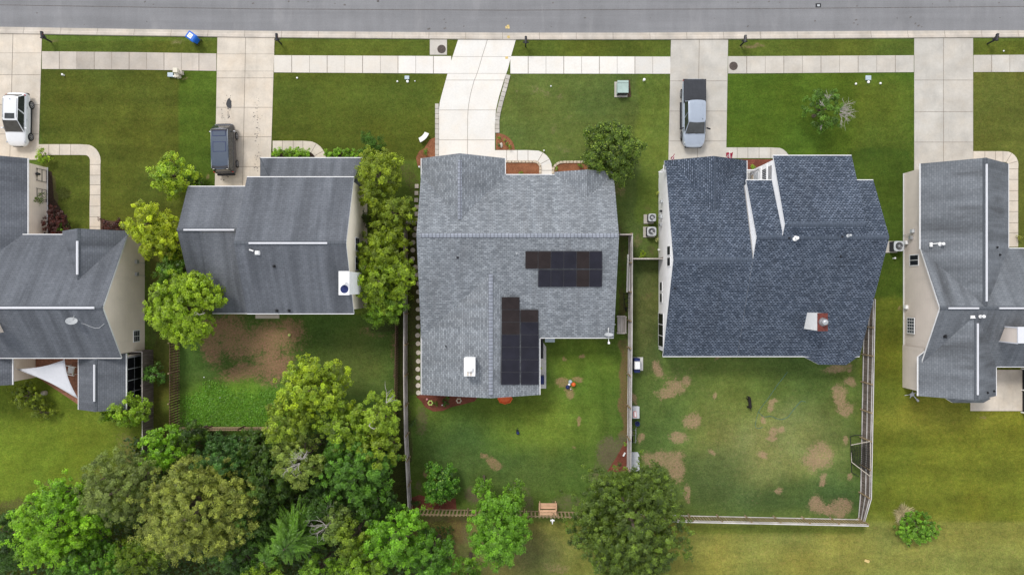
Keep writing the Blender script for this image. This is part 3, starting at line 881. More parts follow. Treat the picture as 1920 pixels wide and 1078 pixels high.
# ------------------------------------------------------------------ houses
class House:
    def __init__(self, name, label, cx, cy, roofmat, wallmat, trim='white_trim', cap='cap_old', slate=None):
        self.root = thing(name, label, 'house', (cx, cy, 0))
        self.R, self.Wl, self.T, self.Gt = MB(), MB(), MB(), []
        self.mats = (roofmat, wallmat, trim, cap)
        self.blocks = []

    def gable(self, axis, a0, a1, e0, z0, r, zr, e1, z1, t=.17, oh=.3, og=.2, gut=(1, 1), base=0.0, walls=True, clip0=None, clip1=None):
        if axis == 'x':
            P = lambda a, e, z: Vector((a, e, z))
        else:
            P = lambda a, e, z: Vector((e, a, z))
        c0 = a1 if clip0 is None else clip0
        c1 = a1 if clip1 is None else clip1
        A0, A1 = P(a0, e0, z0), P(c0, e0, z0)
        B0, B1 = P(a0, r, zr), P(a1, r, zr)
        C0, C1 = P(a0, e1, z1), P(c1, e1, z1)
        d = Vector((0, 0, -t))
        self.R.face([A0, A1, B1, B0]); self.R.face([B0, B1, C1, C0])
        T = self.T
        for p, q in ((A0, A1), (C0, C1), (A0, B0), (B0, C0)) + (() if clip0 is not None else ((A1, B1), (B1, C1))):
            T.face([p, q, q + d, p + d])
        T.face([A0 + d, A1 + d, B1 + d, B0 + d]); T.face([B0 + d, B1 + d, C1 + d, C0 + d])
        s0, s1 = (1 if r > e0 else -1), (1 if r > e1 else -1)
        k0, k1 = (zr - z0) / abs(r - e0), (zr - z1) / abs(r - e1)
        for (e, z, s, k, c_), g in zip(((e0, z0, s0, k0, c0), (e1, z1, s1, k1, c1)), gut):
            if g:
                self.Gt.append(MB().bar(P(a0, e - s * .03, z - .07), P(c_, e - s * .03, z - .07), .06, .10))
        if walls:
            b0, b1 = (a0 + og, a1 - og) if a1 > a0 else (a0 - og, a1 + og)
            w0, w1 = e0 + s0 * oh, e1 + s1 * oh
            y0, y1 = z0 + k0 * oh - t - .004, z1 + k1 * oh - t - .004
            zc = zr - t - .004
            Wm = self.Wl
            for b in ((b0, b1) if clip0 is None else (b0,)):
                Wm.face([P(b, w0, base), P(b, w1, base), P(b, w1, y1), P(b, r, zc), P(b, w0, y0)])
            dv = .7 if a1 > a0 else -.7
            d0, d1 = (b1 if clip0 is None else c0 + dv), (b1 if clip1 is None else c1 + dv)
            Wm.face([P(b0, w0, base), P(d0, w0, base), P(d0, w0, y0), P(b0, w0, y0)])
            Wm.face([P(b0, w1, base), P(d1, w1, base), P(d1, w1, y1), P(b0, w1, y1)])
        self.blocks.append((axis, min(a0, a1), max(a0, a1), e0, z0, r, zr, e1, z1))

    def zat(self, x, y):
        best = 0
        for axis, a0, a1, e0, z0, r, zr, e1, z1 in self.blocks:
            a, e = (x, y) if axis == 'x' else (y, x)
            if not a0 - .05 <= a <= a1 + .05: continue
            lo, hi = min(e0, e1), max(e0, e1)
            if not lo - .05 <= e <= hi + .05: continue
            if (e - r) * (e0 - r) >= 0: z = zr + (z0 - zr) * (e - r) / (e0 - r)
            else: z = zr + (z1 - zr) * (e - r) / (e1 - r)
            best = max(best, z)
        return best

    def pt(self, px, py, dz=0.0, z=4.5):
        for _ in range(12):
            p = W(px, py, z); n = self.zat(p.x, p.y)
            if n == 0: break
            z = n
        p = W(px, py, z); p.z += dz
        return p

    def cap(self, axis, a0, a1, r, zr, k0, k1, w=.16, h=.03, mat=None, name='ridge_cap', sides=None):
        """ridge shingles: a low folded strip over the ridge"""
        m = MB()
        P = (lambda a, e, z: Vector((a, e, z))) if axis == 'x' else (lambda a, e, z: Vector((e, a, z)))
        for s, k in ((-1, k0), (1, k1)):
            m.face([P(a0, r, zr + h), P(a1, r, zr + h), P(a1, r + s * w, zr + h - k * w), P(a0, r + s * w, zr + h - k * w)])
            m.face([P(a0, r + s * w, zr + h - k * w), P(a1, r + s * w, zr + h - k * w), P(a1, r + s * (w + .012), zr - k * w - .05), P(a0, r + s * (w + .012), zr - k * w - .05)], 1)
        for a in (a0, a1):
            m.face([P(a, r, zr + h), P(a, r + w, zr + h - k1 * w), P(a, r + w, zr - k1 * w - .05), P(a, r, zr - .05), P(a, r - w, zr - k0 * w - .05), P(a, r - w, zr + h - k0 * w)], 1)
        m.build(name, [mat or self.mats[3], sides or mat or self.mats[3]], self.root)

    def vent(self, p0, p1, w=.16, h=.07):
        """white metal ridge vent between two picture points on the ridge"""
        m = MB(); m.bar(p0, p1, w, h); m.bar(p0 + Vector((0, 0, h * .5)), p1 + Vector((0, 0, h * .5)), w * .45, h * .5)
        m.build('ridge_vent', 'vent_white', self.root)

    def pipe(self, px, py, r=.07, h=.35, mat='white_paint', base='grey_metal', cap=0):
        p = self.pt(px, py, -.05)
        m = MB(); m.lathe(p, [(r * 2.4, .02), (r * 2.2, .09), (r, .12), (r, h), (r * 1.0, h + .01)], 12, 0)
        if cap: m.lathe(p, [(r, h), (cap, h + .02), (cap * .9, h + .10), (.02, h + .16)], 14, 0)
        m.build('vent_pipe', mat, self.root)

    def hood(self, px, py, s=.2, mat='black_plastic', rz=0):
        p = self.pt(px, py, .0)
        m = MB(); m.box(p + Vector((0, 0, .015)), (s * 1.5, s * 1.6, .03), rz); m.lathe(p, [(s * .55, 0), (s * .55, .12), (s * .35, .2), (.01, .22)], 10)
        m.build('roof_vent', mat, self.root)

    def window(self, side, y0, y1, z0, z1, x, nx=2, nz=1, frame='white_trim', pane='glass_pane', fw=.07, name='window', label=None):
        """window in a wall at X = x facing side (+1 / -1) along X"""
        f = MB()
        d = side * .02
        for y in (y0, y1): f.box((x + d, y, (z0 + z1) / 2), (.05, fw, z1 - z0 + fw))
        for z in (z0, z1): f.box((x + d, (y0 + y1) / 2, z), (.05, y1 - y0 - fw, fw))
        for i in range(1, nx): f.box((x + d, y0 + (y1 - y0) * i / nx, (z0 + z1) / 2), (.05, fw * .6, z1 - z0 - fw))
        for i in range(1, nz): f.box((x + d, (y0 + y1) / 2, z0 + (z1 - z0) * i / nz), (.044, y1 - y0 - fw, fw * .4))
        o = f.build(name, frame, self.root)
        if label: o['label'] = label
        p = MB(); p.box((x + side * .028, (y0 + y1) / 2, (z0 + z1) / 2), (.022, y1 - y0 - fw * .6, z1 - z0 - fw * .6)); p.build('pane', pane, o)
        return o

    def panel(self, q, mat):
        """solar panel laid on four roof points"""
        a, b, c, d = [Vector(x) for x in q]
        n = (b - a).cross(d - a).normalized()
        if n.z < 0: n = -n
        m = MB()
        cen = (a + b + c + d) / 4
        f = lambda p, s, h: cen + (p - cen) * s + n * h
        for s, h0, h1, mi in ((.985, .06, .10, 1), (.955, .098, .106, 0)):
            lo = [f(p, s, h0) for p in (a, b, c, d)]; hi = [f(p, s, h1) for p in (a, b, c, d)]
            m.mesh(lo + hi, [(4, 5, 6, 7), (0, 1, 5, 4), (1, 2, 6, 5), (2, 3, 7, 6), (3, 0, 4, 7)], mi)
        m.build('solar_panel', [mat, 'solar_frame'], self.root)

    def dish(self, px, py, tilt=(.5, -.3), r=.36, mat='light_grey', foot=.4, pole=None):
        p = self.pt(px, py, 0)
        m = MB()
        top = p + Vector((0, 0, foot))
        M = Matrix.Rotation(tilt[0], 3, 'X') @ Matrix.Rotation(tilt[1], 3, 'Y')
        m.lathe(top, [(.02, -.02), (r * .6, .03), (r, .10), (r, .115), (r * .6, .045), (.02, 0)], 20, 0, M)
        m.tube([p - Vector((0, 0, .1)), top], .03, 6, 1)
        e = top + M @ Vector((0, r * 1.3, .42)); m.tube([top + M @ Vector((0, r * .3, .0)), e], .02, 5, 1); m.box(e, (.1, .16, .1), mi=1)
        return m.build('satellite_dish', [mat, 'light_grey'], self.root, smooth=False)

    def finish(self, roofname='roof'):
        r, w, t, c = self.mats
        self.roof = self.R.build(roofname, r, self.root)
        self.wall = self.Wl.build('wall', w, self.root)
        self.T.build('roof_trim', t, self.root)
        for g in self.Gt: g.build('gutter', 'white_trim', self.root)


def hipbay(H, front, side, top, wz=2.5):
    """small hipped bay roof that grows out of a slope; picture points"""
    f = [W(*p) for p in front]; s = [W(*p) for p in side]; t = [H.pt(*p, .05) for p in top]
    H.R.face([f[0], f[1], t[1], t[0]]); H.R.face([s[0], f[0], t[0]]); H.R.face([f[1], s[1], t[1]])
    d = Vector((0, 0, -.16))
    for p, q in ((s[0], f[0]), (f[0], f[1]), (f[1], s[1])):
        H.T.face([p, q, q + d, p + d])
    cen = (f[0] + f[1] + s[0] + s[1]) / 4
    pts = [(cen.x + (p.x - cen.x) * .86, p.y + (.25 if p in f else 0)) for p in (s[0], f[0], f[1], s[1])]
    H.Wl.prism(pts, 0, wz)


# ---- the grey house at the left edge
h = House('beige_house', 'beige house with streaked grey roof and cross gable beside the shade sail', -38, -1, 'roof_old', 'siding_beige')
h.gable('x', -62, -31.12, 4.27, 2.9, -1.54, 6.3, -5.6, 3.8, og=.18)
h.gable('y', 4.58, .5, -36.4, 2.9, -33.77, 5.07, -31.14, 2.9, gut=(0, 0), oh=.32, clip0=4.25, clip1=4.25)
h.gable('y', 10.5, -1.0, -49.0, 2.7, -44.2, 5.95, -39.38, 2.7, oh=.24, og=.3)
h.gable('y', -1.6, -7.85, -48.0, 3.05, -44.2, 5.4, -40.37, 3.05, oh=.2)
h.gable('y', -5.35, -9.9, -35.2, 2.75, -33.25, 3.74, -31.36, 2.75, oh=.16)
h.cap('x', -62, -31.12, -1.54, 6.3, .585, .61)
h.cap('y', 4.58, .6, -33.77, 5.07, .8, .8)
h.cap('y', -5.4, -9.9, -33.25, 3.74, .5, .5)
h.vent(Vector((-50, -1.54, 6.36)), Vector((XW(178, 6.3), -1.54, 6.36)))
h.vent(Vector((-33.77, YW(452, 5.1), 5.13)), Vector((-33.77, YW(515, 5.1), 5.13)))
h.vent(Vector((-33.25, YW(683, 3.7), 3.82)), Vector((-33.25, YW(752, 3.7), 3.82)), w=.14)
h.window(1, YW(640, 1), YW(619, 1), .85, 1.75, -31.3, 2, 3, pane='wall_pane', label='white framed window in the beige gable wall')
# screened porch side: four bays, two rows
h.window(1, -9.55, -5.75, .25, 2.35, -31.5, 4, 2, 'light_grey', 'screen_mesh', .09, name='screen_wall', label='dark screened side of the porch with pale bars')
d_ = h.dish(141, 603, (-.95, .35), .4, 'light_grey', .45); d_['label'] = 'tilted beige satellite dish'
m = MB(); p = [h.pt(*q, .03) for q in ((152, 606), (158, 607), (170, 612), (178, 615), (186, 615), (196, 607))]; m.tube(p, .018, 5); m.build('dish_cable', 'light_grey', h.root)
m = MB(); p0 = W(-9, 612, 5.4)
m.box((p0.x, p0.y, 5.6), (.9, .95, 2.4)); m.box((p0.x, p0.y, 6.85), (1.02, 1.07, .12), mi=1); m.build('chimney', ['siding_beige', 'white_trim'], h.root)
for y, z in ((491, 1.35), (514, 1.35)):      # electric meter and lamp on the gable wall
    p = Vector((-31.22, YW(y, 1.2), z)); m = MB(); m.box(p, (.2, .3, .34)); m.tube([p + Vector((.05, -.1, -.1)), p + Vector((.12, -.1, -.9)), Vector((-31.22, p.y - .2, .1))], .025, 6); m.build('meter_box', 'grey_metal', h.root, bevel=.03)
for y in (329, 366):                          # trellis frames on the garage wall
    m = MB(); Y = YW(y, .8); x = -39.56
    for dy in (-.5, .5): m.box((x, Y + dy, .75), (.03, .03, 1.3))
    for dz in (.2, .75, 1.35): m.box((x + .03, Y, dz), (.03, 1.0, .03))
    m.build('trellis', 'dark_metal', h.root)
m = MB(); p = Vector((-39.5, YW(326, 1.4), 1.25)); m.box(p, (.16, .16, .3)); m.lathe(p + Vector((0, 0, .15)), [(.14, 0), (.02, .14)], 8); m.tube([p, p + Vector((0, 0, .4))], .02, 5); m.build('wall_lantern', 'black_plastic', h.root)
h.T.bar((-39.56, 10.2, .06), (-39.56, -1.0, .06), .05, .1)
h.finish()

# ---- cream two-storey house
h = House('cream_house', 'cream two storey house with lower grey garage roof on its left and white chimney', -18.4, 3, 'roof_old', 'siding_cream')
h.gable('x', -20.45, -12.2, 8.5, 5.5, 3.25, 8.0, -2.0, 5.5, og=.14)
h.gable('x', -26.25, -20.3, 8.16, 2.9, 4.5, 4.67, 1.0, 2.95, gut=(1, 0))
h.gable('x', -24.5, -20.32, 4.5, 4.66, 4.46, 4.70, -2.1, 2.35, gut=(0, 1), oh=.2)
q = [Vector(x) for x in ((-20.45, 10.5, 2.75), (-12.1, 10.5, 2.75), (-12.1, 8.2, 2.75), (-12.75, 8.2, 3.85), (-19.15, 8.2, 3.85), (-20.45, 8.2, 2.75))]
for f in ((0, 1, 3, 4), (1, 2, 3), (0, 4, 5)): h.R.face([q[i] for i in f])
for a, b in ((0, 1), (1, 2), (5, 0)): h.T.face([q[a], q[b], q[b] + Vector((0, 0, -.2)), q[a] + Vector((0, 0, -.2))])
h.T.face([q[0] - Vector((0, 0, .2)), q[1] - Vector((0, 0, .2)), q[2] - Vector((0, 0, .2)), q[5] - Vector((0, 0, .2))])
h.Gt.append(MB().bar((-20.45, 10.53, 2.68), (-12.1, 10.53, 2.68), .06, .1))
for x in (-20.2, -17.6, -15.0, -12.35): h.T.box((x, 10.3, 1.28), (.14, .14, 2.54))
for s in ((0, 4), (1, 3)):
    m = MB(); m.tube([q[s[0]] + Vector((0, 0, .03)), q[s[1]] + Vector((0, 0, .03))], .045, 5); m.build('ridge_cap', 'cap_old', h.root)
h.cap('x', -20.45, -12.2, 3.25, 8.0, .476, .476)
h.cap('x', -26.25, -20.5, 4.5, 4.7, .48, .4)
h.vent(Vector((XW(467, 8), 3.25, 8.06)), Vector((XW(614, 8), 3.25, 8.06)), w=.13)
h.vent(Vector((XW(345, 4.7), 4.5, 4.76)), Vector((XW(440, 4.7), 4.5, 4.76)), w=.13)
for py in (458, 494):
    y = YW(py, 4); h.window(1, y - .52, y + .52, 3.15, 4.5, -12.34, 2, 2, 'white_trim', 'wall_pane', .06)
m = MB()                                       # boxed chimney on the gable wall
m.box((-12.25, .32, 4.15), (.72, 1.68, 8.3)); m.box((-12.25, .32, 8.34), (.78, 1.74, .09), mi=1)
c = m.build('chimney', ['white_paint', 'white_paint'], h.root); c['label'] = 'white boxed chimney with a round flue'
m = MB(); m.lathe((-12.25, .42, 8.38), [(.13, 0), (.13, .38), (.24, .40), (.24, .46), (.02, .55)], 14); m.build('flue', 'white_paint', c)
m = MB(); m.lathe((-12.22, -.12, 8.386), [(.30, 0), (.30, .004)], 16); m.build('soot_plate', 'dark_blue', c)
for px, py, mt in ((514, 499, 'black_plastic'), (519, 582, 'black_plastic'), (542, 582, 'black_plastic')): h.hood(px, py, .15, mt)
p = h.pt(483, 474); m = MB(); m.box(p + Vector((0, 0, .10)), (.42, .34, .2), taper=.6); m.tube([p + Vector((-.25, .12, .15)), p + Vector((-.55, .22, .2))], .06, 8); m.build('roof_vent', 'white_paint', h.root, bevel=.03)
p = Vector((-12.1, YW(437, 4.3), 2.6)); m = MB(); m.box(p, (.12, .5, .3)); m.tube([p, p + Vector((.1, .2, -.4))], .03, 5); m.build('wall_bracket', 'dark_metal', h.root)
h.finish()
m = MB(); c = G(498, 594, 0); m.prism([G(480, 590), G(524, 590), G(524, 597), G(480, 597)], 0, .12); struct('back_step', m, 'concrete_tan')

# ---- single-storey house in the middle
h = House('grey_house', 'single storey house with mottled grey shingles and black solar panels', 0, 1, 'roof_grey', 'siding_tan', 'cream_trim', 'cap_grey')
h.gable('x', -7.36, 8.24, 9.11, 2.9, 4.0, 5.6, -4.06, 2.9)
h.gable('y', 10.45, 4.4, -7.33, 2.9, -4.07, 4.95, -.56, 2.9)
h.gable('y', 9.35, 6.6, 3.45, 2.9, 5.94, 3.95, 8.32, 2.9, gut=(0, 0))
h.gable('y', 1.4, -8.68, -7.33, 2.9, -1.67, 4.6, 2.24, 2.9)
for ax, a0, a1, r, zr, k0, k1 in (('x', XW(788, 5.6), XW(1158, 5.6), 4.0, 5.6, .335, .527), ('y', YW(300, 4.95), YW(412, 4.95), -4.07, 4.95, .62, .58), ('y', YW(514, 4.6), YW(741, 4.6), -1.67, 4.6, .295, .435)):
    h.cap(ax, a0, a1, r, zr, k0, k1, .165, .07, 'cap_grey', 'ridge_cap', 'black_plastic')
for i in range(6):
    x0, x1 = 985 + i * 24, 985 + (i + 1) * 24
    h.panel([h.pt(x0, 470.5), h.pt(x1, 470.5), h.pt(x1 - .3, 503.5), h.pt(x0 - .3, 503.5)], 'solar_cell_brown' if i in (0, 1, 4) else 'solar_cell')
    if i: h.panel([h.pt(x0, 505), h.pt(x1, 505), h.pt(x1 - .5, 537.5), h.pt(x0 - .5, 537.5)], 'solar_cell_brown' if i == 4 else 'solar_cell')
for i in range(7):
    y0, y1 = 557 + i * 23.4, 557 + (i + 1) * 23.4
    xa = 940 - i * .25
    h.panel([h.pt(xa, y0), h.pt(974, y0), h.pt(974, y1), h.pt(xa - .2, y1)], 'solar_cell_brown' if i < 3 else 'solar_cell')
    if i: h.panel([h.pt(975.5, y0), h.pt(1009.5, y0), h.pt(1009.5, y1), h.pt(975.5, y1)], 'solar_cell_brown' if i == 1 else 'solar_cell')
m = MB(); p = W(880, 694, 3.9)                # rear chimney
m.box((XW(880.5, 5.2), YW(688, 5.2), 4.45), (.84, 1.38, 1.9)); m.box((XW(880.5, 5.4), YW(688, 5.4), 5.41), (.88, 1.42, .07))
c = m.build('chimney', 'white_paint', h.root, bevel=.02); c['label'] = 'white boxed chimney with stained top'
m = MB(); m.lathe((XW(880, 5.5), YW(690, 5.5), 5.42), [(.16, 0), (.16, .2), (.27, .22), (.27, .3), (.02, .4)], 16); m.build('flue', 'white_paint', c)
m = MB(); 
for dx in (-.12, .12): m.box((XW(880, 5.5) + dx, YW(701, 5.5), 5.452), (.12, .3, .012))
m.build('rust_stain', 'stone_pale', c)
h.hood(858, 483, .12, 'dark_metal'); h.hood(836, 649, .08, 'black_plastic'); h.hood(969, 476, .09, 'light_grey')
d_ = h.dish(1140, 629, (-1.25, 0), .36, 'light_grey', .5); d_['label'] = 'grey satellite dish on the rear roof corner'
m = MB(); p = h.pt(1140, 628, .1); m.tube([p + Vector((0, .6, .3)), p, p + Vector((0, -.55, .35))], .03, 6); m.box(p + Vector((0, -.6, .38)), (.16, .16, .1)); m.build('antenna_mast', 'white_paint', h.root)
h.finish()

# ---- white house with the blue roof
h = House('white_house', 'white two storey house with blue-grey shingle roof and rust topped chimney', 20.2, 2, 'roof_blue', 'siding_white', 'white_trim', 'cap_blue')
h.gable('x', 12.19, 18.2, 9.6, 4.05, 2.1, 6.56, -5.55, 3.0, og=.3, gut=(0, 1))
h.gable('x', 18.21, 28.1, 8.33, 5.08, 3.75, 7.33, -5.55, 3.0, og=.1, gut=(1, 1))
h.gable('x', 20.15, 26.2, 10.16, 5.5, 4.65, 7.75, 3.0, 6.9, og=.06, gut=(1, 0))
h.gable('y', 10.16, 4.3, 12.21, 3.5, 15.6, 5.35, 18.8, 3.5, gut=(0, 1), og=.3, oh=.3, clip0=9.5, clip1=8.4)
hipbay(h, [(1536, 683.5, 2.7), (1586, 684.5, 2.7)], [(1506, 668, 2.98), (1610, 668, 2.98)], [(1546, 640), (1578, 640)])
h.cap('x', 12.3, 18.2, 2.1, 6.56, .466, .46, .19, .025)
h.cap('x', 18.25, 28.05, 3.75, 7.33, .466, .42, .16, .02)
h.cap('x', 20.4, 26.1, 4.65, 7.75, .515, .41, .19, .025)
h.cap('y', 10.1, 4.8, 15.65, 5.3, .58, .6, .19, .03)
W0 = 12.47
h.Wl.box((18.1, -5.22, 1.4), (.7, .05, 2.8))
for py0, py1, z0, z1, nz in ((461.5, 478.5, 3.45, 4.5, 1), (482.5, 499, 3.45, 4.5, 1), (529, 545.5, .75, 1.6, 1), (550, 567, .75, 1.6, 1)):
    zc = (z0 + z1) / 2; h.window(-1, YW(py1, zc), YW(py0, zc), z0, z1, W0, 1, 1, 'white_trim', 'wall_pane', .06)
h.window(-1, YW(650, 1), YW(587, 1), .2, 2.0, W0, 3, 1, 'white_trim', 'screen_mesh', .1, name='screen_wall', label='dark three bay screen at the rear corner')
m = MB(); h_ = 6.5                             # chimney
m.box((23.5, -2.62, 5.2), (.72, 1.30, 2.58)); m.box((23.5, -2.62, 6.50), (.78, 1.36, .05), mi=1)
c = m.build('chimney', ['white_paint', 'rust_red'], h.root); c['label'] = 'white chimney with rust red top and steel flue'
m = MB(); m.lathe((23.52, -2.6, 6.52), [(.34, 0), (.2, .10), (.17, .30), (.24, .33), (.24, .42), (.1, .52), (.02, .53)], 16); m.build('flue', 'grey_metal', c, smooth=True)
for px, py, r in ((1491, 447, .09), (1590, 442, .06)): h.pipe(px, py, r, .4, 'white_paint' if r > .07 else 'light_grey', cap=.13 if r > .07 else .09)
for px, py in ((1576, 481), (1265, 541), (1480, 446), (1579, 444)): h.hood(px, py, .1, 'dark_metal')
# meters, taps and cables on the side wall
for py, s, z, mt in ((379.5, .2, 1.6, 'light_grey'), (397, .14, 1.4, 'dark_metal'), (407, .26, 1.4, 'light_grey'), (422, .2, 1.3, 'grey_metal'), (468, .1, .6, 'white_paint')):
    m = MB(); Y = YW(py, 1); m.box((W0 - .09, Y, z), (.16, s * 1.2, s * 1.6)); m.tube([(W0 - .05, Y + .1, z), (W0 - .05, Y + .1, .05)], .02, 5); m.build('meter_box', mt, h.root, bevel=.02)
m = MB(); m.bar((12.25, 9.86, 3.1), (12.25, 9.3, 3.1), .1, .12); m.tube([(11.9, YW(323, 2.6), 2.7), (12.5, YW(323, 2.6), 2.7)], .05, 6); m.build('downpipe', 'white_trim', h.root)
# entrance porch with white railings
pd = MB(); pd.prism([(19.2, 8.05), (20.15, 8.05), (20.15, 9.85), (19.2, 9.85)], 0, .5); pd.build('porch_floor', 'paver_grey', h.root)
pr = MB()
for x in (19.35, 20.16): pr.box((x, 9.75, 1.3 if x > 20 else .75), (.14, .14, 2.6 if x > 20 else 1.5))
for z in (.75, 1.45):
    pr.bar((19.35, 9.75, z), (20.16, 9.75, z), .08, .07); pr.bar((19.35, 9.75, z), (19.35, 8.7, z), .08, .07)
for i in range(7): pr.box((19.42 + i * .12, 9.75, 1.1), (.04, .04, .7)); pr.box((19.35, 8.75 + i * .14, 1.1), (.04, .04, .7))
for z, hh in ((2.75, .3), (4.15, .12)):
    m = MB(); m.box((20.17, 9.0, z), (.1, 1.5, hh)); m.build('porch_beam', 'white_trim', h.root)
pr.build('porch_railing', 'white_trim', h.root)
for y0, y1, z0, z1, mt in ((8.35, 9.45, .55, 1.0, 'block_beige'), (8.35, 9.45, 1.15, 2.2, 'light_grey'), (8.3, 9.5, 4.35, 5.1, 'grey_metal')):
    m = MB(); m.box((20.20, (y0 + y1) / 2, (z0 + z1) / 2), (.04, y1 - y0, z1 - z0)); m.build('porch_opening', mt, h.root)
m = MB()
for i in range(8): m.box((20.19, 8.35 + i * .15, 3.55), (.05, .07, .9))
m.build('baluster_gaps', 'dark_metal', h.root)
h.finish()
m = MB(); m.prism([G(1253, 640), G(1273, 640), G(1273, 669), G(1253, 669)], 0, .1); struct('door_slab', m, 'paver_grey')

# ---- beige house at the right edge
h = House('tan_house', 'tan house with dark streaked roof and long white ridge vents beside the open lawn', 37, 0, 'roof_old_warm', 'siding_tan', 'white_trim', 'cap_old')
h.gable('x', 33.1, 56, 3.15, 2.9, -1.6, 5.42, -6.4, 2.9, og=.28)
h.gable('y', 10.02, -1.5, 33.08, 2.9, 36.65, 5.38, 40.2, 2.9, og=.3, oh=.33, clip0=3.1, clip1=3.1)
h.gable('y', -8.77, -1.9, 32.9, 2.9, 36.08, 5.2, 39.2, 2.9, og=.28, oh=.38, clip0=-5.6, clip1=-6.3)
hipbay(h, [(1787, 755, 2.65), (1844, 755, 2.65)], [(1774, 747.5, 2.95), (1858, 747, 2.95)], [(1798, 738), (1836, 738)])
h.cap('x', 33.1, 56, -1.6, 5.42, .52, .53)
h.cap('y', 10.02, -1.4, 36.65, 5.40, .7, .7)
h.cap('y', -1.4, -8.77, 36.08, 5.22, .73, .73)
h.vent(Vector((36.65, YW(308, 5.4), 5.45)), Vector((36.65, YW(565, 5.4), 5.45)), w=.13)
h.vent(Vector((XW(1777, 5.4), -1.6, 5.48)), Vector((XW(1834, 5.4), -1.6, 5.48)), w=.13)
h.vent(Vector((XW(1872, 5.4), -1.6, 5.48)), Vector((52, -1.6, 5.48)), w=.13)
h.vent(Vector((36.08, YW(606, 5.2), 5.28)), Vector((36.08, YW(740, 5.2), 5.28)), w=.13)
h.window(-1, YW(498, 1.5), YW(478, 1.5), .95, 2.15, 33.38, 2, 1, pane='wall_pane', label='white window, one half crossed by bars')
h.window(-1, YW(625, 1.4), YW(596, 1.4), .75, 1.75, 33.28, 5, 3, pane='glass_pane', label='white window with a close grid of bars')
m = MB(); m.box((XW(1927, 6), YW(628, 5.4), 4.9), (1.5, 1.15, 2.2)); m.box((XW(1927, 6), YW(628, 6), 6.03), (1.6, 1.25, .1), mi=1)
for dy in (-.6, .6): m.box((XW(1927, 6) - .77, YW(628, 5.4) + dy, 4.9), (.05, .09, 2.2), mi=1)
m.build('chimney', ['siding_tan', 'vent_white'], h.root)
p = h.pt(1750, 459); m = MB(); m.box(p + Vector((-.25, 0, .1)), (.18, .34, .16)); m.tube([p + Vector((-.15, .05, .1)), p + Vector((.3, .1, .18))], .04, 8); m.build('roof_vent', 'white_paint', h.root, bevel=.02)
h.pipe(1763, 458, .07, .42, cap=.13); h.pipe(1838, 593, .07, .42, cap=.13)
p = h.pt(1822, 594); m = MB(); m.box(p + Vector((0, 0, .1)), (.3, .22, .14)); m.tube([p + Vector((-.2, -.1, .12)), p + Vector((.2, -.08, .15))], .035, 8); m.build('roof_vent', 'white_paint', h.root, bevel=.02)
for px, py in ((1772, 630), (1869, 464), (1874, 478), (1863, 733), (1851, 736)): h.hood(px, py, .11 if px > 1800 else .2, 'black_plastic')
for py, z, mt in ((434, 1.4, 'light_grey'), (446, 1.2, 'grey_metal'), (454, .5, 'white_paint'), (576, .5, 'white_paint')):
    m = MB(); Y = YW(py, 1); m.box((33.28, Y, z), (.22, .3, .34)); m.tube([(33.3, Y - .2, z - .1), (33.3, Y - .25, .05)], .025, 5); m.build('meter_box', mt, h.root, bevel=.03)
# screened lean-to at the back
m = MB()
for x in (43.4, 45.6, 47.8):
    for y in (-6.9, -8.7, -10.6): m.box((x, y, 1.2), (.09, .09, 2.4))
for y in (-6.9, -8.7, -10.6): m.bar((43.4, y, 2.4), (47.8, y, 2.4), .1, .1)
for z in (.9, 2.4): m.bar((43.4, -6.9, z), (43.4, -10.6, z), .1, .1)
o = m.build('screen_frame', 'white_paint', h.root)
m = MB(); m.box((43.46, -8.75, 1.2), (.02, 3.6, 2.3)); m.box((45.6, -8.75, 2.36), (4.3, 3.6, .02)); m.build('screen_mesh', 'screen_mesh', o)
h.T.bar((33.34, 9.7, .06), (33.34, -8.4, .06), .05, .1)
h.finish()
# ------------------------------------------------------------------ fences
def fence(name, label, pts, side, H=1.75, board='fence_grey', rail='rail_pale', post='fence_grey', rails=(.35, 1.0, 1.6), pitch=.15, bw=.135, cap=None, pspace=2.44, dark=None, hs=None):
    P = [G(*p, 0) for p in pts]
    hs = hs or [H] * len(P)
    root = thing(name, label, 'fence', P[0])
    B = MB()
    for i, (a, b) in enumerate(zip(P[:-1], P[1:])):
        L = (b - a).length; d = (b - a) / L; n = Vector((-d.y, d.x, 0)) * side
        ang = math.atan2(d.y, d.x)
        k = max(1, int(L / pitch))
        for j in range(k):
            t = (j + .5) / k
            hh = (hs[i] + (hs[i + 1] - hs[i]) * t) + RND.uniform(-.02, .02)
            off = RND.uniform(-.006, .006)
            q = a + d * (L * t) - n * (.025 + off)
            B.box((q.x, q.y, hh / 2 + .02), (bw, .02, hh), ang + RND.uniform(-.03, .03))
        for z in rails:
            m = MB(); m.bar(a + n * .025 + Vector((0, 0, z * hs[i] / H)), b + n * .025 + Vector((0, 0, z * hs[i + 1] / H)), .05, .07); m.build('rail', rail, root)
        np_ = max(1, round(L / pspace))
        for j in range(np_ + (1 if i == len(P) - 2 else 0)):
            t = j / np_
            q = a + d * (L * t) + n * .075
            m = MB(); m.box((q.x, q.y, H * .5 * (hs[i] + (hs[i + 1] - hs[i]) * t) / H + .03), (.09, .09, H * (hs[i] + (hs[i + 1] - hs[i]) * t) / H + .06), ang); m.build('post', post, root)
        if cap:
            m = MB(); m.bar(a - n * .02 + Vector((0, 0, hs[i] + .045)), b - n * .02 + Vector((0, 0, hs[i + 1] + .045)), cap[1], .035); m.build('top_rail', cap[0], root)
    B.build('boards', board, root)
    return root


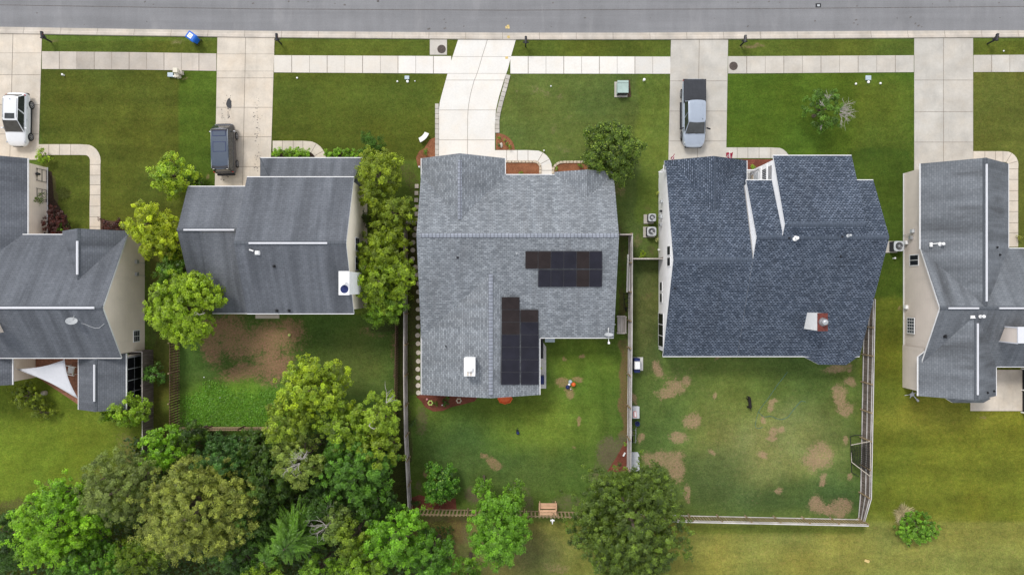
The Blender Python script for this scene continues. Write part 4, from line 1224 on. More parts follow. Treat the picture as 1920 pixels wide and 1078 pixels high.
fence('board_fence', 'dark board fence beside the screened porch of the beige house', [(267, 656), (287, 656), (287.5, 840)], -1, 1.72, 'fence_dark', 'fence_grey', 'fence_grey', rails=(), cap=('rail_pale', .05))
fence('slat_fence', 'brown slatted fence between the shade trees and the bright weed patch', [(337, 640), (336.5, 806)], -1, 1.75, 'fence_brown', 'fence_brown', 'fence_tan', rails=(.3, .9, 1.6), pitch=.22, bw=.12)
fence('slat_fence', 'brown back fence along the lower edge of the bright weed patch', [(336.5, 800), (520, 800)], 1, 1.5, 'fence_brown', 'fence_tan', 'fence_brown', rails=(.3, .8, 1.4), pitch=.22, bw=.12)
fence('slat_fence', 'low dark brown fence beside the bare soil strip right of the cream house lawn', [(747, 590), (746, 700), (743, 852)], -1, 1.5, 'fence_brown', 'fence_brown', 'fence_brown', rails=(.3, 1.3), pitch=.2, bw=.12)
fence('rail_fence', 'grey three rail fence along the stepping stones left of the grey house', [(764, 419), (763.5, 700), (765, 810), (772, 946)], 1, 1.75, 'fence_grey', 'rail_pale', 'fence_tan', rails=(.3, 1.0, 1.62), cap=('rail_pale', .06))
fence('fence_panel', 'short grey fence panel joining the stepping stone fence to the grey house', [(764, 420), (787, 420)], -1, 1.75, 'fence_grey', 'rail_pale', 'fence_grey', cap=('rail_pale', .09))
fence('back_fence', 'weathered slatted back fence behind the wooden garden bench', [(773, 953), (930, 955), (1090, 958.5)], 1, 1.72, 'fence_tan', 'fence_tan', 'fence_tan', rails=(.3, 1.55), pitch=.31, bw=.135)
fence('rail_fence', 'long pale rail fence dividing the grey house yard from the white house yard', [(1178.5, 441), (1178, 600), (1177, 700), (1175.5, 874)], -1, 1.78, 'fence_grey', 'rail_white', 'fence_tan', rails=(.3, 1.0, 1.62), cap=('rail_white', .05))
fence('fence_panel', 'short pale fence panel between the right wall of the grey house and the dividing fence', [(1156, 442.5), (1179, 442.5)], 1, 1.75, 'fence_grey', 'rail_pale', 'fence_grey', cap=('rail_pale', .08))
fence('fence_panel', 'narrow fence panel reaching across the side lawn to the white house wall', [(1180, 486.5), (1235, 486.5)], 1, 1.75, 'fence_grey', 'rail_pale', 'fence_grey', cap=('rail_pale', .08))
fence('rail_fence', 'tall fence with three white rails right of the white house yard', [(1619, 560), (1612, 922), (1609, 972)], -1, 1.8, 'fence_dark', 'rail_white', 'fence_tan', rails=(.22, 1.0, 1.66), cap=('rail_white', .055), hs=[1.8, 1.8, .95])
fence('back_fence', 'white capped back fence of the white house yard', [(1180, 961.5), (1290, 965), (1609, 972)], 1, 1.7, 'fence_tan', 'rail_white', 'fence_tan', rails=(.3, 1.52), pitch=.24, bw=.13, cap=('rail_white', .09), hs=[1.7, 1.7, .98 * 1.7])

# ------------------------------------------------------------------ vehicles (local: +y front, z up, centre of the footprint)
def wheel(root, x, y, r=.34, w=.22):
    s = 1 if x > 0 else -1
    M = Matrix.Rotation(PI / 2, 3, 'Y')
    m = MB(); m.lathe((x, y, r), [(r * .62, -w / 2), (r * .93, -w / 2), (r, -w * .32), (r, w * .32), (r * .93, w / 2), (r * .62, w / 2)], 20, 0, M)
    t = m.build('wheel', 'tyre', root, local=True)
    m = MB(); ox = x + s * (w / 2 - .015)
    m.lathe((ox, y, r), [(r * .64, -.012), (r * .64, .012)], 20, 1, M)
    m.lathe((ox, y, r), [(.07, -.03), (.07, .03)], 10, 0, M)
    for k in range(5):
        a = 2 * PI * k / 5 + .3
        d = Vector((0, math.cos(a), math.sin(a)))
        m.bar(Vector((ox + s * .02, y, r)) + d * .05, Vector((ox + s * .02, y, r)) + d * r * .63, .03, .075)
    for q in range(20):
        a = 2 * PI * q / 20; b = 2 * PI * (q + 1) / 20
        m.bar(Vector((ox + s * .015, y + math.cos(a) * r * .63, r + math.sin(a) * r * .63)), Vector((ox + s * .015, y + math.cos(b) * r * .63, r + math.sin(b) * r * .63)), .03, .035)
    m.build('rim', ['rim', 'tyre'], t, local=True)


def loft(m, st, ring, mi=0):
    """st: list of cross-sections (lists of points, same length)"""
    b = len(m.v); n = len(st[0])
    for s in st:
        for p in s: m.v.append(tuple(p))
    for i in range(len(st) - 1):
        for k in range(n if ring else n - 1):
            k2 = (k + 1) % n
            m.f.append((b + i * n + k, b + i * n + k2, b + (i + 1) * n + k2, b + (i + 1) * n + k)); m.mi.append(mi); m.tint.append((1, 1, 1))
    m.f.append(tuple(b + k for k in reversed(range(n)))); m.mi.append(mi); m.tint.append((1, 1, 1))
    e = b + (len(st) - 1) * n
    m.f.append(tuple(e + k for k in range(n))); m.mi.append(mi); m.tint.append((1, 1, 1))


def body(root, st, mat):
    """st: (y, half width, deck height, floor height)"""
    secs = []
    for y, w, zt, zb in st:
        h = zt - zb
        half = [(w * .90, zb), (w * .985, zb + .22 * h), (w, zb + .55 * h), (w * .975, zb + .82 * h), (w * .90, zt - .03), (w * .72, zt), (w * .3, zt + .025)]
        secs.append([Vector((x, y, z)) for x, z in half] + [Vector((-x, y, z)) for x, z in half[::-1]])
    m = MB(); loft(m, secs, True)
    return m.build('body', mat, root, local=True, smooth=True, subd=1)


def cabin(root, mat, yr0, yf0, yr1, yf1, w0, w1, z0, z1, roofmat=None, wr0=None, crown=.05):
    """glasshouse: tapered shell with a crowned roof"""
    m = MB()
    wr0 = wr0 or w0
    lo = [Vector((-wr0, yr0, z0)), Vector((wr0, yr0, z0)), Vector((w0, yf0, z0)), Vector((-w0, yf0, z0))]
    hi = [Vector((-w1, yr1, z1)), Vector((w1, yr1, z1)), Vector((w1 * .97, yf1, z1)), Vector((-w1 * .97, yf1, z1))]
    m.mesh(lo + hi, [(0, 1, 5, 4), (1, 2, 6, 5), (2, 3, 7, 6), (3, 0, 4, 7), (4, 5, 6, 7)], 0)
    shell = m.build('cabin', mat, root, local=True, bevel=.06)
    r = MB(); st = []
    ov = .10
    for t in np.linspace(0, 1, 7):
        y = (yr1 - ov) + (yf1 - yr1 + 2 * ov) * t
        e = .0 if 0 < t < 1 else .035
        ww = w1 * (1 if t < .5 else 1 - .03 * (t - .5) * 2)
        c = crown * math.sin(PI * min(1, max(0, .12 + .76 * t)))
        half = [(ww + .05, z1 - .06), (ww + .045, z1 + .005 - e * .4), (ww * .86, z1 + c * .75 - e), (ww * .45, z1 + c - e)]
        st.append([Vector((x, y, z)) for x, z in half] + [Vector((-x, y, z)) for x, z in half[::-1]])
    loft(r, st, True)
    r.build('roof', roofmat or mat, root, local=True, smooth=True, subd=1)

    def glass(nm, q, s=.88, sv=.86, mat_='glass_dark'):
        q = [Vector(p) for p in q]; c = sum(q, Vector()) / 4
        n = (q[1] - q[0]).cross(q[3] - q[0]).normalized()
        if n.dot(c - Vector((0, (yr0 + yf0) / 2, z0))) < 0: n = -n
        u, v = (q[1] + q[2] - q[0] - q[3]) / 2, (q[3] + q[2] - q[0] - q[1]) / 2
        g = []
        for a, b in ((0, 0), (1, 0), (1, 1), (0, 1)):
            aa, bb = .5 + (a - .5) * s, .5 + (b - .5) * sv
            g.append(q[0] * (1 - aa) * (1 - bb) + q[1] * aa * (1 - bb) + q[2] * aa * bb + q[3] * (1 - aa) * bb + n * .024)
        k = MB(); k.face(g); k.face([p - n * .02 for p in g]); 
        for i in range(4): k.face([g[i], g[(i + 1) % 4], g[(i + 1) % 4] - n * .02, g[i] - n * .02])
        k.build(nm, mat_, root, local=True)
    glass('windscreen', [lo[3], lo[2], hi[2], hi[3]], .93, .92)
    glass('rear_window', [lo[1], lo[0], hi[0], hi[1]], .88, .8)
    for a, b, c, d in ((lo[1], lo[2], hi[2], hi[1]), (lo[0], lo[3], hi[3], hi[0])):
        mid = .52
        lm, hm = a.lerp(b, mid), d.lerp(c, mid)
        glass('side_window', [a, lm, hm, d], .9, .84); glass('side_window', [lm, b, c, hm], .9, .84)
    return shell


def small(root, name, c, s, mat, rz=0, bevel=.02):
    m = MB(); m.box(c, s, rz); return m.build(name, mat, root, local=True, bevel=bevel)


# white hatchback on the left driveway
c = thing('parked_suv', 'white compact crossover parked on the far left driveway', 'car', (-41.6, 14.1, .04))
body(c, [(-2.24, .74, .95, .42), (-2.12, .86, 1.02, .30), (-1.5, .91, 1.06, .24), (0, .92, 1.05, .22), (.8, .92, 1.04, .22), (1.3, .90, 1.00, .24), (1.85, .84, .90, .28), (2.12, .70, .78, .34), (2.24, .50, .68, .40)], 'car_white')
cabin(c, 'car_white', -2.05, 1.12, -1.72, .22, .80, .62, 1.02, 1.60)
for x in (-.82, .82):
    for y in (-1.34, 1.36): wheel(c, x, y, .345)
    small(c, 'headlight', (x * .86, 1.80, .82), (.12, .36, .07), 'lamp_clear', -.5 if x > 0 else .5)
    small(c, 'tail_light', (x * .90, -1.98, .97), (.14, .16, .16), 'lamp_red', .25 if x > 0 else -.25)
    small(c, 'mirror', (x * 1.20, .78, 1.08), (.20, .12, .13), 'car_white')
    small(c, 'roof_rail', (x * .70, -.75, 1.64), (.04, 1.6, .035), 'grey_metal')
    for y in (-.95, .05): small(c, 'door_handle', (x * 1.115, y, .88), (.03, .16, .03), 'rim')
    small(c, 'sill_trim', (x * 1.075, 0, .32), (.08, 2.1, .14), 'black_plastic')
small(c, 'sunroof', (0, -.10, 1.648), (.80, .44, .012), 'glass_dark', 0, .004)
small(c, 'antenna', (0, -1.5, 1.68), (.05, .10, .05), 'grey_metal')
small(c, 'rear_bumper', (0, -2.20, .50), (1.5, .16, .26), 'black_plastic'); small(c, 'grille', (0, 2.23, .56), (.8, .06, .16), 'black_plastic')
c.rotation_euler = (0, 0, PI - .02)

# dark boxy van on the second driveway
c = thing('parked_van', 'boxy dark grey van with a roof painted as reflected sky parked nose out on the stained driveway', 'car', (-24.16, 11.66, .04))
body(c, [(-2.12, .80, .95, .36), (-2.02, .86, 1.02, .28), (-1.2, .88, 1.05, .24), (.9, .88, 1.05, .24), (1.5, .87, 1.04, .26), (1.95, .82, .98, .30), (2.10, .70, .86, .36)], 'car_dark')
cabin(c, 'car_dark', -2.0, 1.86, -1.84, 1.46, .83, .70, 1.02, 1.76, 'car_dark_sky_sheen', .82, .035)
for x in (-.80, .80):
    for y in (-1.22, 1.12): wheel(c, x, y, .33, .20)
    small(c, 'headlight', (x * .80, 1.99, .80), (.18, .10, .12), 'light_grey')
    small(c, 'tail_light', (x * .97, -2.02, 1.05), (.10, .06, .24), 'lamp_red')
    small(c, 'mirror', (x * 1.26, 1.35, 1.12), (.16, .09, .14), 'grey_metal')
    small(c, 'roof_trim', (x * .87, -.2, 1.755), (.03, 3.2, .02), 'grey_metal')
for y, l in ((1.05, .40), (-.05, .78)):
    m = MB()
    z = 1.795
    for s in (-1, 1): m.box((s * .52, y, z), (.03, l, .02)); m.box((0, y + s * l / 2, z), (1.07, .03, .02))
    m.box((0, y, z - .004), (1.0, l - .03, .012), mi=1); m.build('roof_hatch', ['dark_blue', 'car_dark_sky_sheen'], c, local=True)
small(c, 'rear_bumper', (0, -2.14, .5), (1.5, .18, .24), 'dark_metal', 0, .06)
c.rotation_euler = (0, 0, .02)

# silver pickup on the fourth driveway
c = thing('pickup_truck', 'silver blue pickup with a black bed cover parked on the driveway', 'truck', (15.28, 14.6, .04))
body(c, [(-2.86, .84, 1.04, .50), (-2.74, .95, 1.07, .40), (-1.9, .98, 1.08, .34), (-.6, .98, 1.08, .30), (.9, .98, 1.10, .30), (1.7, .97, 1.08, .32), (2.35, .92, 1.00, .36), (2.70, .78, .88, .40), (2.84, .55, .78, .46)], 'car_silver')
cabin(c, 'car_silver', -.98, 1.78, -.80, .92, .86, .70, 1.08, 1.80)
small(c, 'bed_cover', (0, -1.80, 1.10), (1.74, 1.96, .07), 'tonneau')
for x in (-.58, -.2, .2, .58): small(c, 'bed_cover_rib', (x, -1.80, 1.137), (.03, 1.9, .012), 'tonneau', 0, .004)
for x in (-.86, .86):
    for y in (-1.78, 1.78): wheel(c, x, y, .385, .26)
    small(c, 'headlight', (x * .86, 2.42, .86), (.12, .28, .10), 'lamp_clear', -.5 if x > 0 else .5)
    small(c, 'tail_light', (x * 1.02, -2.76, .84), (.10, .10, .28), 'lamp_red')
    small(c, 'mirror', (x * 1.30, 1.35, 1.17), (.34, .10, .16), 'black_plastic', .35 if x > 0 else -.35)
    small(c, 'running_board', (x * 1.16, 0.1, .36), (.16, 2.3, .07), 'black_plastic')
    small(c, 'hood_crease', (x * .42, 2.12, 1.055), (.035, .9, .03), 'car_silver', -.08 if x > 0 else .08)
    for z in (.30, .52): small(c, 'roof_rib', (x * z, -.02, 1.845), (.03, 1.4, .02), 'car_silver', 0, .006)
    small(c, 'bed_rail', (x * 1.06, -1.8, 1.10), (.07, 2.0, .05), 'car_dark')
small(c, 'roof_antenna', (-.45, .72, 1.86), (.04, .1, .06), 'black_plastic')
small(c, 'rear_bumper', (0, -2.88, .56), (1.7, .14, .2), 'dark_metal'); small(c, 'front_bumper', (0, 2.74, .54), (1.45, .22, .22), 'dark_metal', 0, .08)
for x in (-.35, .3): small(c, 'wiper', (x, 1.74, 1.16), (.6, .03, .03), 'black_plastic', .12)
c.rotation_euler = (0, 0, PI)

# ------------------------------------------------------------------ street furniture
mb0 = thing('mailbox', 'black post mailbox leaning at the corner of the far left driveway', 'mailbox', G(96, 79, 0), 0, 'mailboxes along the kerb')
m = MB(); m.box((0, 0, .5), (.10, .10, 1.0)); m.box((0, .02, .98), (.5, .09, .08)); m.bar((0, 0, .62), (0, .3, .92), .07, .07); m.build('post', 'black_plastic', mb0, local=True)
m = MB(); prof = [(-.1, 0), (.1, 0), (.1, .14), (.07, .2), (0, .225), (-.07, .2), (-.1, .14)]
loft(m, [[Vector((x, y, 1.02 + z)) for x, z in prof] for y in (-.12, .46)], True); m.build('letter_box', 'dark_metal', mb0, local=True)
m = MB(); m.box((.115, .2, 1.18), (.015, .12, .05)); m.build('flag', 'rust_red', mb0, local=True)
for x, y, rz, lb in ((527.5, 83, .08, 'black post mailbox right of the driveway with the dark van'), (985.5, 88, 0, 'black post mailbox right of the bright curving driveway'),
                     (1388.5, 86, -.10, 'black post mailbox beside a worn brown strip of verge'), (1851, 83, -.22, 'black post mailbox right of the wide pale driveway at the right edge')):
    copy_thing(mb0, G(x, y, 0), rz, lb)
mb0.rotation_euler = (0, 0, .12)

c = thing('recycling_bin', 'blue wheeled recycling bin with a white emblem on its lid', 'bin', G(369, 77, 0), math.radians(55))
m = MB(); loft(m, [[Vector((sx * a, sy * b, z)) for sx, sy in ((-1, -1), (1, -1), (1, 1), (-1, 1))] for a, b, z in ((.22, .26, .08), (.29, .36, .98))], True); m.build('body', 'blue_plastic', c, local=True, bevel=.03)
m = MB(); loft(m, [[Vector((sx * a, sy * b, z)) for sx, sy in ((-1, -1), (1, -1), (1, 1), (-1, 1))] for a, b, z in ((.33, .42, .98), (.33, .42, 1.05), (.26, .34, 1.11))], True); lid = m.build('lid', 'blue_plastic', c, local=True, bevel=.03)
m = MB(); m.box((0, .06, 1.114), (.40, .38, .01)); e = m.build('emblem_panel', 'white_paint', lid, local=True)
m = MB()
for k in range(3):                                           # three chasing arrows
    a = 2 * PI * k / 3 + PI / 2
    d = Vector((math.cos(a + PI / 2), math.sin(a + PI / 2), 0)); cpt = Vector((0, .06, 1.124)) + Vector((math.cos(a), math.sin(a), 0)) * .09
    m.bar(cpt - d * .09, cpt + d * .05, .05, .008)
    t = cpt + d * .12; n = Vector((math.cos(a), math.sin(a), 0))
    m.face([t + Vector((0, 0, .004)), cpt + d * .05 + n * .055 + Vector((0, 0, .004)), cpt + d * .05 - n * .055 + Vector((0, 0, .004))])
m.build('recycling_arrows', 'light_blue', lid, local=True)
m = MB(); m.tube([(-.25, -.42, .98), (.25, -.42, .98)], .025, 6); m.build('handle', 'blue_plastic', c, local=True)
for x in (-.27, .27):
    m = MB(); m.lathe((x, -.3, .13), [(.13, -.03), (.13, .03)], 14, 0, Matrix.Rotation(PI / 2, 3, 'Y')); m.build('wheel', 'black_plastic', c, local=True)


def pedestal(px, py, top, s, mat, label, name='utility_pedestal', rz=0, group=None):
    v = W(px, py, top)
    o = thing(name, label, 'utility box', (v.x, v.y, 0), rz, group)
    m = MB(); m.box((0, 0, top / 2), (s[0], s[1], top)); m.build('cabinet', mat, o, local=True, bevel=.03)
    m = MB(); m.box((0, 0, top + .02), (s[0] + .05, s[1] + .05, .05)); m.build('lid', mat, o, local=True, bevel=.02)
    return o


pedestal(328.5, 132, .85, (.34, .34), 'beige_plastic', 'tallest beige utility pedestal at the edge of the left pavement')
pedestal(331, 141.5, .55, (.30, .26), 'beige_plastic', 'short beige utility pedestal just below the tallest one', rz=.15)
pedestal(337.5, 135.5, .45, (.26, .30), 'stone_pale', 'small grey beige utility pedestal touching the tallest one on its right')
pedestal(319.5, 140.5, .22, (.42, .32), 'light_blue', 'pale blue meter box low in the grass left of the beige pedestals', 'meter_box')
pedestal(763, 146, .12, (.34, .26), 'light_blue', 'pale blue meter box by the pavement left of the curving driveway', 'meter_box')
pedestal(1628, 146.5, .12, (.42, .34), 'light_blue', 'pale blue meter box in the lawn by the sparse tree', 'meter_box')
o = pedestal(1168, 163, .8, (.88, 1.0), 'green_metal', 'pale green transformer cabinet on a mulched pad', 'transformer')
m = MB(); m.box((0, .3, .83), (.9, .03, .03)); m.box((0, -.52, .42), (.86, .03, .7)); m.build('door_seam', 'dark_metal', o, local=True)
m = MB(); m.box((-.05, -.02, .03), (1.1, 1.3, .1)); m.build('plinth', 'concrete_grey', o, local=True)


def stake(px, py, h, r, label, mat='white_paint', cat='pipe cap', name='cleanout_pipe', group='white pipe caps in the front lawns'):
    v = W(px, py, h)
    o = thing(name, label, cat, (v.x, v.y, 0), 0, group)
    m = MB(); m.tube([(0, 0, 0), (0, 0, h)], r * .8, 10); m.build('pipe', mat, o, local=True)
    m = MB(); m.lathe((0, 0, h), [(r, -.02), (r, .02), (r * .5, .05), (.01, .055)], 12); m.build('cap', mat, o, local=True)


for px, py, h, r, lb in ((116.5, 140, .25, .085, 'white pipe cap in the far left front lawn'), (326, 143.5, .3, .08, 'white pipe cap between the beige pedestals'), (557, 146.5, .08, .075, 'white pipe cap right of the second driveway, alone in the lawn'),
                         (745, 153, .08, .075, 'white pipe cap left of the pale blue meter box by the curving driveway'), (764, 153, .1, .11, 'white pipe cap touching the meter box by the curving driveway'), (778, 152.5, .06, .05, 'tiny white pipe cap nearest the curving driveway'),
                         (1033, 162, .06, .06, 'tiny white pipe cap among bare patches right of the curving driveway'), (1208, 149.5, .3, .11, 'white pipe cap right of the pale green transformer'),
                         (1605, 157.5, .1, .085, 'white pipe cap left of the meter box above the sparse tree'), (1628.5, 154, .1, .115, 'white pipe cap touching the meter box above the sparse tree'), (1651, 156.5, .1, .085, 'white pipe cap right of the meter box above the sparse tree'),
                         (1882, 96, .05, .06, 'tiny white pipe cap in the verge by the right edge mailbox'), (1678.5, 484, .3, .08, 'white pipe cap below the lone air conditioner'), (786, 313, .3, .08, 'white pipe cap by the left front corner of the grey house'), (1020, 282.5, .2, .06, 'white path light beside the curved front walk')):
    stake(px, py, h, r, lb)

m = MB(); m.lathe(G(828, 93, .03), [(.36, 0), (.36, .03), (.33, .034), (.01, .034)], 24)
for k in range(-2, 3): m.bar(G(828, 93, .066) + Vector((-.26, k * .11, 0)), G(828, 93, .066) + Vector((.26, k * .11, 0)), .03, .01)
tag(m.build('manhole_cover', 'iron'), 'round iron manhole cover on a concrete drain apron', 'manhole cover')
m = MB(); m.lathe(G(1375, 124.5, .03), [(.36, 0), (.36, .02), (.33, .024), (.01, .024)], 24)
for k in range(-2, 3): m.bar(G(1375, 124.5, .056) + Vector((k * .11, -.26, 0)), G(1375, 124.5, .056) + Vector((k * .11, .26, 0)), .03, .01)
tag(m.build('manhole_cover', 'iron'), 'round iron manhole cover set in the pavement', 'manhole cover')

# pale brick borders of the curving driveway
def border(name, label, pts, w, n):
    m = MB()
    for (a, b) in zip(pts[:-1], pts[1:]):
        A, B = G(*a, 0), G(*b, 0); L = (B - A).length; d = (B - A) / L; k = max(1, round(L / .42))
        for j in range(k):
            q = A + d * (L * (j + .5) / k)
            m.box((q.x, q.y, .045), (L / k - .025, w, .09), math.atan2(d.y, d.x), 0, tintv(.06))
    tag(m.build(name, 'concrete_grey', bevel=.01), label, 'paver border')


border('paver_border', 'straight row of pale paving blocks left of the curving driveway', [(819.3, 195), (819.3, 300)], .30, 0)
border('paver_border', 'curving row of pale paving blocks right of the curving driveway', [(953, 141), (947, 165), (940, 190), (934.5, 212), (932.5, 226), (932.5, 250)], .36, 0)


# ------------------------------------------------------------------ loose things round the houses
def ac(px, py, s, h, label, dx=-.18, dy=0):
    v = W(px, py, h)
    o = thing('air_conditioner', label, 'air conditioner', (v.x, v.y, 0), 0, 'outdoor air conditioners')
    m = MB(); m.box((dx, dy, .05), (s + .22, s + .16, .1)); m.build('pad', 'concrete_grey', o, local=True)
    m = MB(); m.box((0, 0, .1 + (h - .16) / 2), (s * .97, s * .97, h - .16))
    for k in range(7):
        z = .16 + k * (h - .3) / 6
        m.box((0, 0, z), (s * 1.0, s * 1.0, .03))
    m.build('casing', 'dark_metal', o, local=True, bevel=.04)
    m = MB(); k = 24; R0 = s * .40
    sq = []
    for i in range(k):
        a = 2 * PI * i / k; c_, s_ = math.cos(a), math.sin(a)
        e = (abs(c_) ** 6 + abs(s_) ** 6) ** (-1 / 6) * s * .52
        sq.append((c_ * e, s_ * e))
    for i in range(k):
        j = (i + 1) % k; a, b = 2 * PI * i / k, 2 * PI * j / k
        m.face([(sq[i][0], sq[i][1], h), (sq[j][0], sq[j][1], h), (R0 * math.cos(b), R0 * math.sin(b), h + .02), (R0 * math.cos(a), R0 * math.sin(a), h + .02)])
        m.face([(sq[i][0], sq[i][1], h - .08), (sq[j][0], sq[j][1], h - .08), (sq[j][0], sq[j][1], h), (sq[i][0], sq[i][1], h)])
        m.face([(R0 * math.cos(a), R0 * math.sin(a), h + .02), (R0 * math.cos(b), R0 * math.sin(b), h + .02), (R0 * math.cos(b), R0 * math.sin(b), h - .1), (R0 * math.cos(a), R0 * math.sin(a), h - .1)])
    m.build('top_plate', 'light_grey', o, local=True)
    m = MB()
    for i in range(3):
        a = 2 * PI * i / 3 + .9
        d = Vector((math.cos(a), math.sin(a), 0)); n = Vector((-d.y, d.x, 0))
        m.face([d * .05 + Vector((0, 0, h - .08)), d * R0 * .95 - n * .05 + Vector((0, 0, h - .1)), d * R0 * .95 + n * .15 + Vector((0, 0, h - .06)), d * .1 + n * .08 + Vector((0, 0, h - .07))])
    m.build('fan', 'rim', o, local=True)
    g = MB()
    for rr in (.12, .2, .28, .36, .42):
        r_ = rr * s / .45 * .42
        g.tube([(r_ * math.cos(2 * PI * i / 20), r_ * math.sin(2 * PI * i / 20), h + .025) for i in range(21)], .006, 4, cap=False)
    for i in range(12):
        a = 2 * PI * i / 12; g.tube([(0.05 * math.cos(a), .05 * math.sin(a), h + .03), (R0 * math.cos(a), R0 * math.sin(a), h + .02)], .006, 4)
    g.lathe((0, 0, h), [(.1, .01), (.1, .045), (.02, .06)], 12, 0); g.build('grille', 'grey_metal', o, local=True)
    m = MB(); m.lathe((0, 0, h - .14), [(R0, 0), (R0, .01)], 20); m.build('fan_well', 'dark_blue', o, local=True)


ac(1223, 408, .62, .78, 'air conditioner on a pale pad, upper of the pair by the white wall', -.16, -.06)
ac(1222, 434, .74, .78, 'larger air conditioner, lower of the pair by the white wall', -.10, 0)
ac(1686, 461.5, .82, .9, 'lone air conditioner between the blue roof and the tan wall', -.22, -.02)


def bench(label, loc, rz, L, mat, seat_d=.5, back_h=.5, lean=.25, name='garden_bench', slats=4, bs=3, armless=False):
    o = thing(name, label, 'bench', loc, rz)
    m = MB()
    for i in range(slats): m.box((0, -.02 + seat_d * (i + .5) / slats - seat_d * .1, .44), (L, seat_d / slats - .02, .03))
    m.build('seat', mat, o, local=True)
    m = MB()
    for i in range(bs):
        z = .55 + back_h * (i + .4) / bs; y = -.08 - lean * (z - .45)
        m.box((0, y, z), (L, .03, back_h / bs - .03), M=Matrix.Rotation(math.atan(lean), 3, 'X'))
    m.build('backrest', mat, o, local=True)
    for sx in (-1, 1):
        x = sx * (L / 2 - .04)
        m = MB(); m.box((x, seat_d * .85, .32), (.07, .07, .64)); m.build('leg', mat, o, local=True)
        m = MB(); m.bar((x, -.05, 0), (x, -.08 - lean * (back_h + .1), .5 + back_h + .05), .07, .07); m.build('leg', mat, o, local=True)
        m = MB(); m.bar((x + sx * .05, seat_d * .98, .655), (x + sx * .05, -.16, .655), .09, .04); m.build('armrest', mat, o, local=True)
    return o


bench('tan wooden garden bench with its back to the slatted fence', G(1026.5, 949, 0), 0, 1.42, 'bench_tan', .5, .62, .45, slats=2, bs=2)
bench('weathered grey slatted bench standing against the dividing fence', G(1166.5, 608, 0), PI / 2, 1.42, 'bench_grey', .55, .45, .2)
o = thing('curved_bench', 'white curved stone bench on mulch by the bright driveway', 'bench', G(792, 263, 0), 0)
m = MB(); a0, a1 = math.radians(-68), math.radians(-22)
cx, cy, r = -.62, .95, 1.13
pts = [(cx + (r + .19) * math.cos(a0 + (a1 - a0) * i / 8), cy + (r + .19) * math.sin(a0 + (a1 - a0) * i / 8)) for i in range(9)] + [(cx + (r - .19) * math.cos(a1 + (a0 - a1) * i / 8), cy + (r - .19) * math.sin(a1 + (a0 - a1) * i / 8)) for i in range(9)]
m.prism(pts, .38, .45); m.build('seat', 'white_paint', o, local=True, bevel=.015)
for a in (a0 + .12, a1 - .12):
    m = MB(); m.box((cx + r * math.cos(a), cy + r * math.sin(a), .19), (.12, .28, .38), a); m.build('leg', 'white_paint', o, local=True)

# patio corner of the beige house
o = thing('shade_sail', 'white triangular shade sail stretched over the brick patio', 'shade sail', W(98, 703, 0))
cor = [W(31, 692, 2.35), W(121, 674, 2.95), W(147, 748, 2.45)]
cen = sum(cor, Vector()) / 3
N = 14; rows = []
m = MB(); vid = {}
pts = []
for i in range(N + 1):
    for j in range(N + 1 - i):
        a, b = i / N, j / N; c_ = 1 - a - b
        p = cor[0] * a + cor[1] * b + cor[2] * c_
        pull = (4 * a * b * .17 + 4 * b * c_ * .16 + 4 * a * c_ * .24)
        edge = 1 - 27 * a * b * c_
        p = p + (cen - p) * pull * edge; p.z -= 27 * a * b * c_ * .10
        vid[i, j] = len(pts); pts.append(p)
F = []
for i in range(N):
    for j in range(N - i):
        F.append((vid[i, j], vid[i + 1, j], vid[i, j + 1]))
        if j < N - i - 1: F.append((vid[i + 1, j], vid[i + 1, j + 1], vid[i, j + 1]))
m.mesh(pts, F); s_ = m.build('cloth', 'sail_cloth', o, smooth=True)
sm = s_.modifiers.new('thickness', 'SOLIDIFY'); sm.thickness = .012
m = MB()
for p, q in ((cor[0], Vector((-40.5, cor[0].y + .1, 2.6))), (cor[1], Vector((cor[1].x, -5.4, 3.2))), (cor[2], Vector((-35.1, cor[2].y - .2, 2.6)))):
    m.tube([p + (cen - p) * .02, q], .02, 5)
m.build('rope', 'white_paint', o)
o = thing('patio_chair', 'white patio chair half under the porch roof beside the shade sail', 'chair', G(141, 693, .05), math.radians(80))
m = MB(); m.box((0, .05, .40), (.56, .54, .04)); m.build('seat', 'white_paint', o, local=True)
m = MB(); m.box((0, -.34, .72), (.56, .06, .62), M=Matrix.Rotation(.45, 3, 'X')); m.build('backrest', 'white_paint', o, local=True)
for sx in (-1, 1):
    m = MB(); m.bar((sx * .36, -.4, .62), (sx * .36, .42, .62), .07, .03); m.tube([(sx * .36, .36, 0), (sx * .36, .36, .6)], .025, 6); m.build('armrest', 'white_paint', o, local=True)
    m = MB(); m.tube([(sx * .3, -.3, 0), (sx * .3, -.3, .4)], .025, 6); m.build('leg', 'white_paint', o, local=True)
m = MB(); m.lathe(G(86, 736, 0), [(.18, 0), (.2, .1), (.12, .28), (.2, .36), (.02, .38)], 12); tag(m.build('garden_ornament', 'stone_pale', smooth=True), 'pale garden ornament beside the olive shrub under the shade sail', 'ornament')

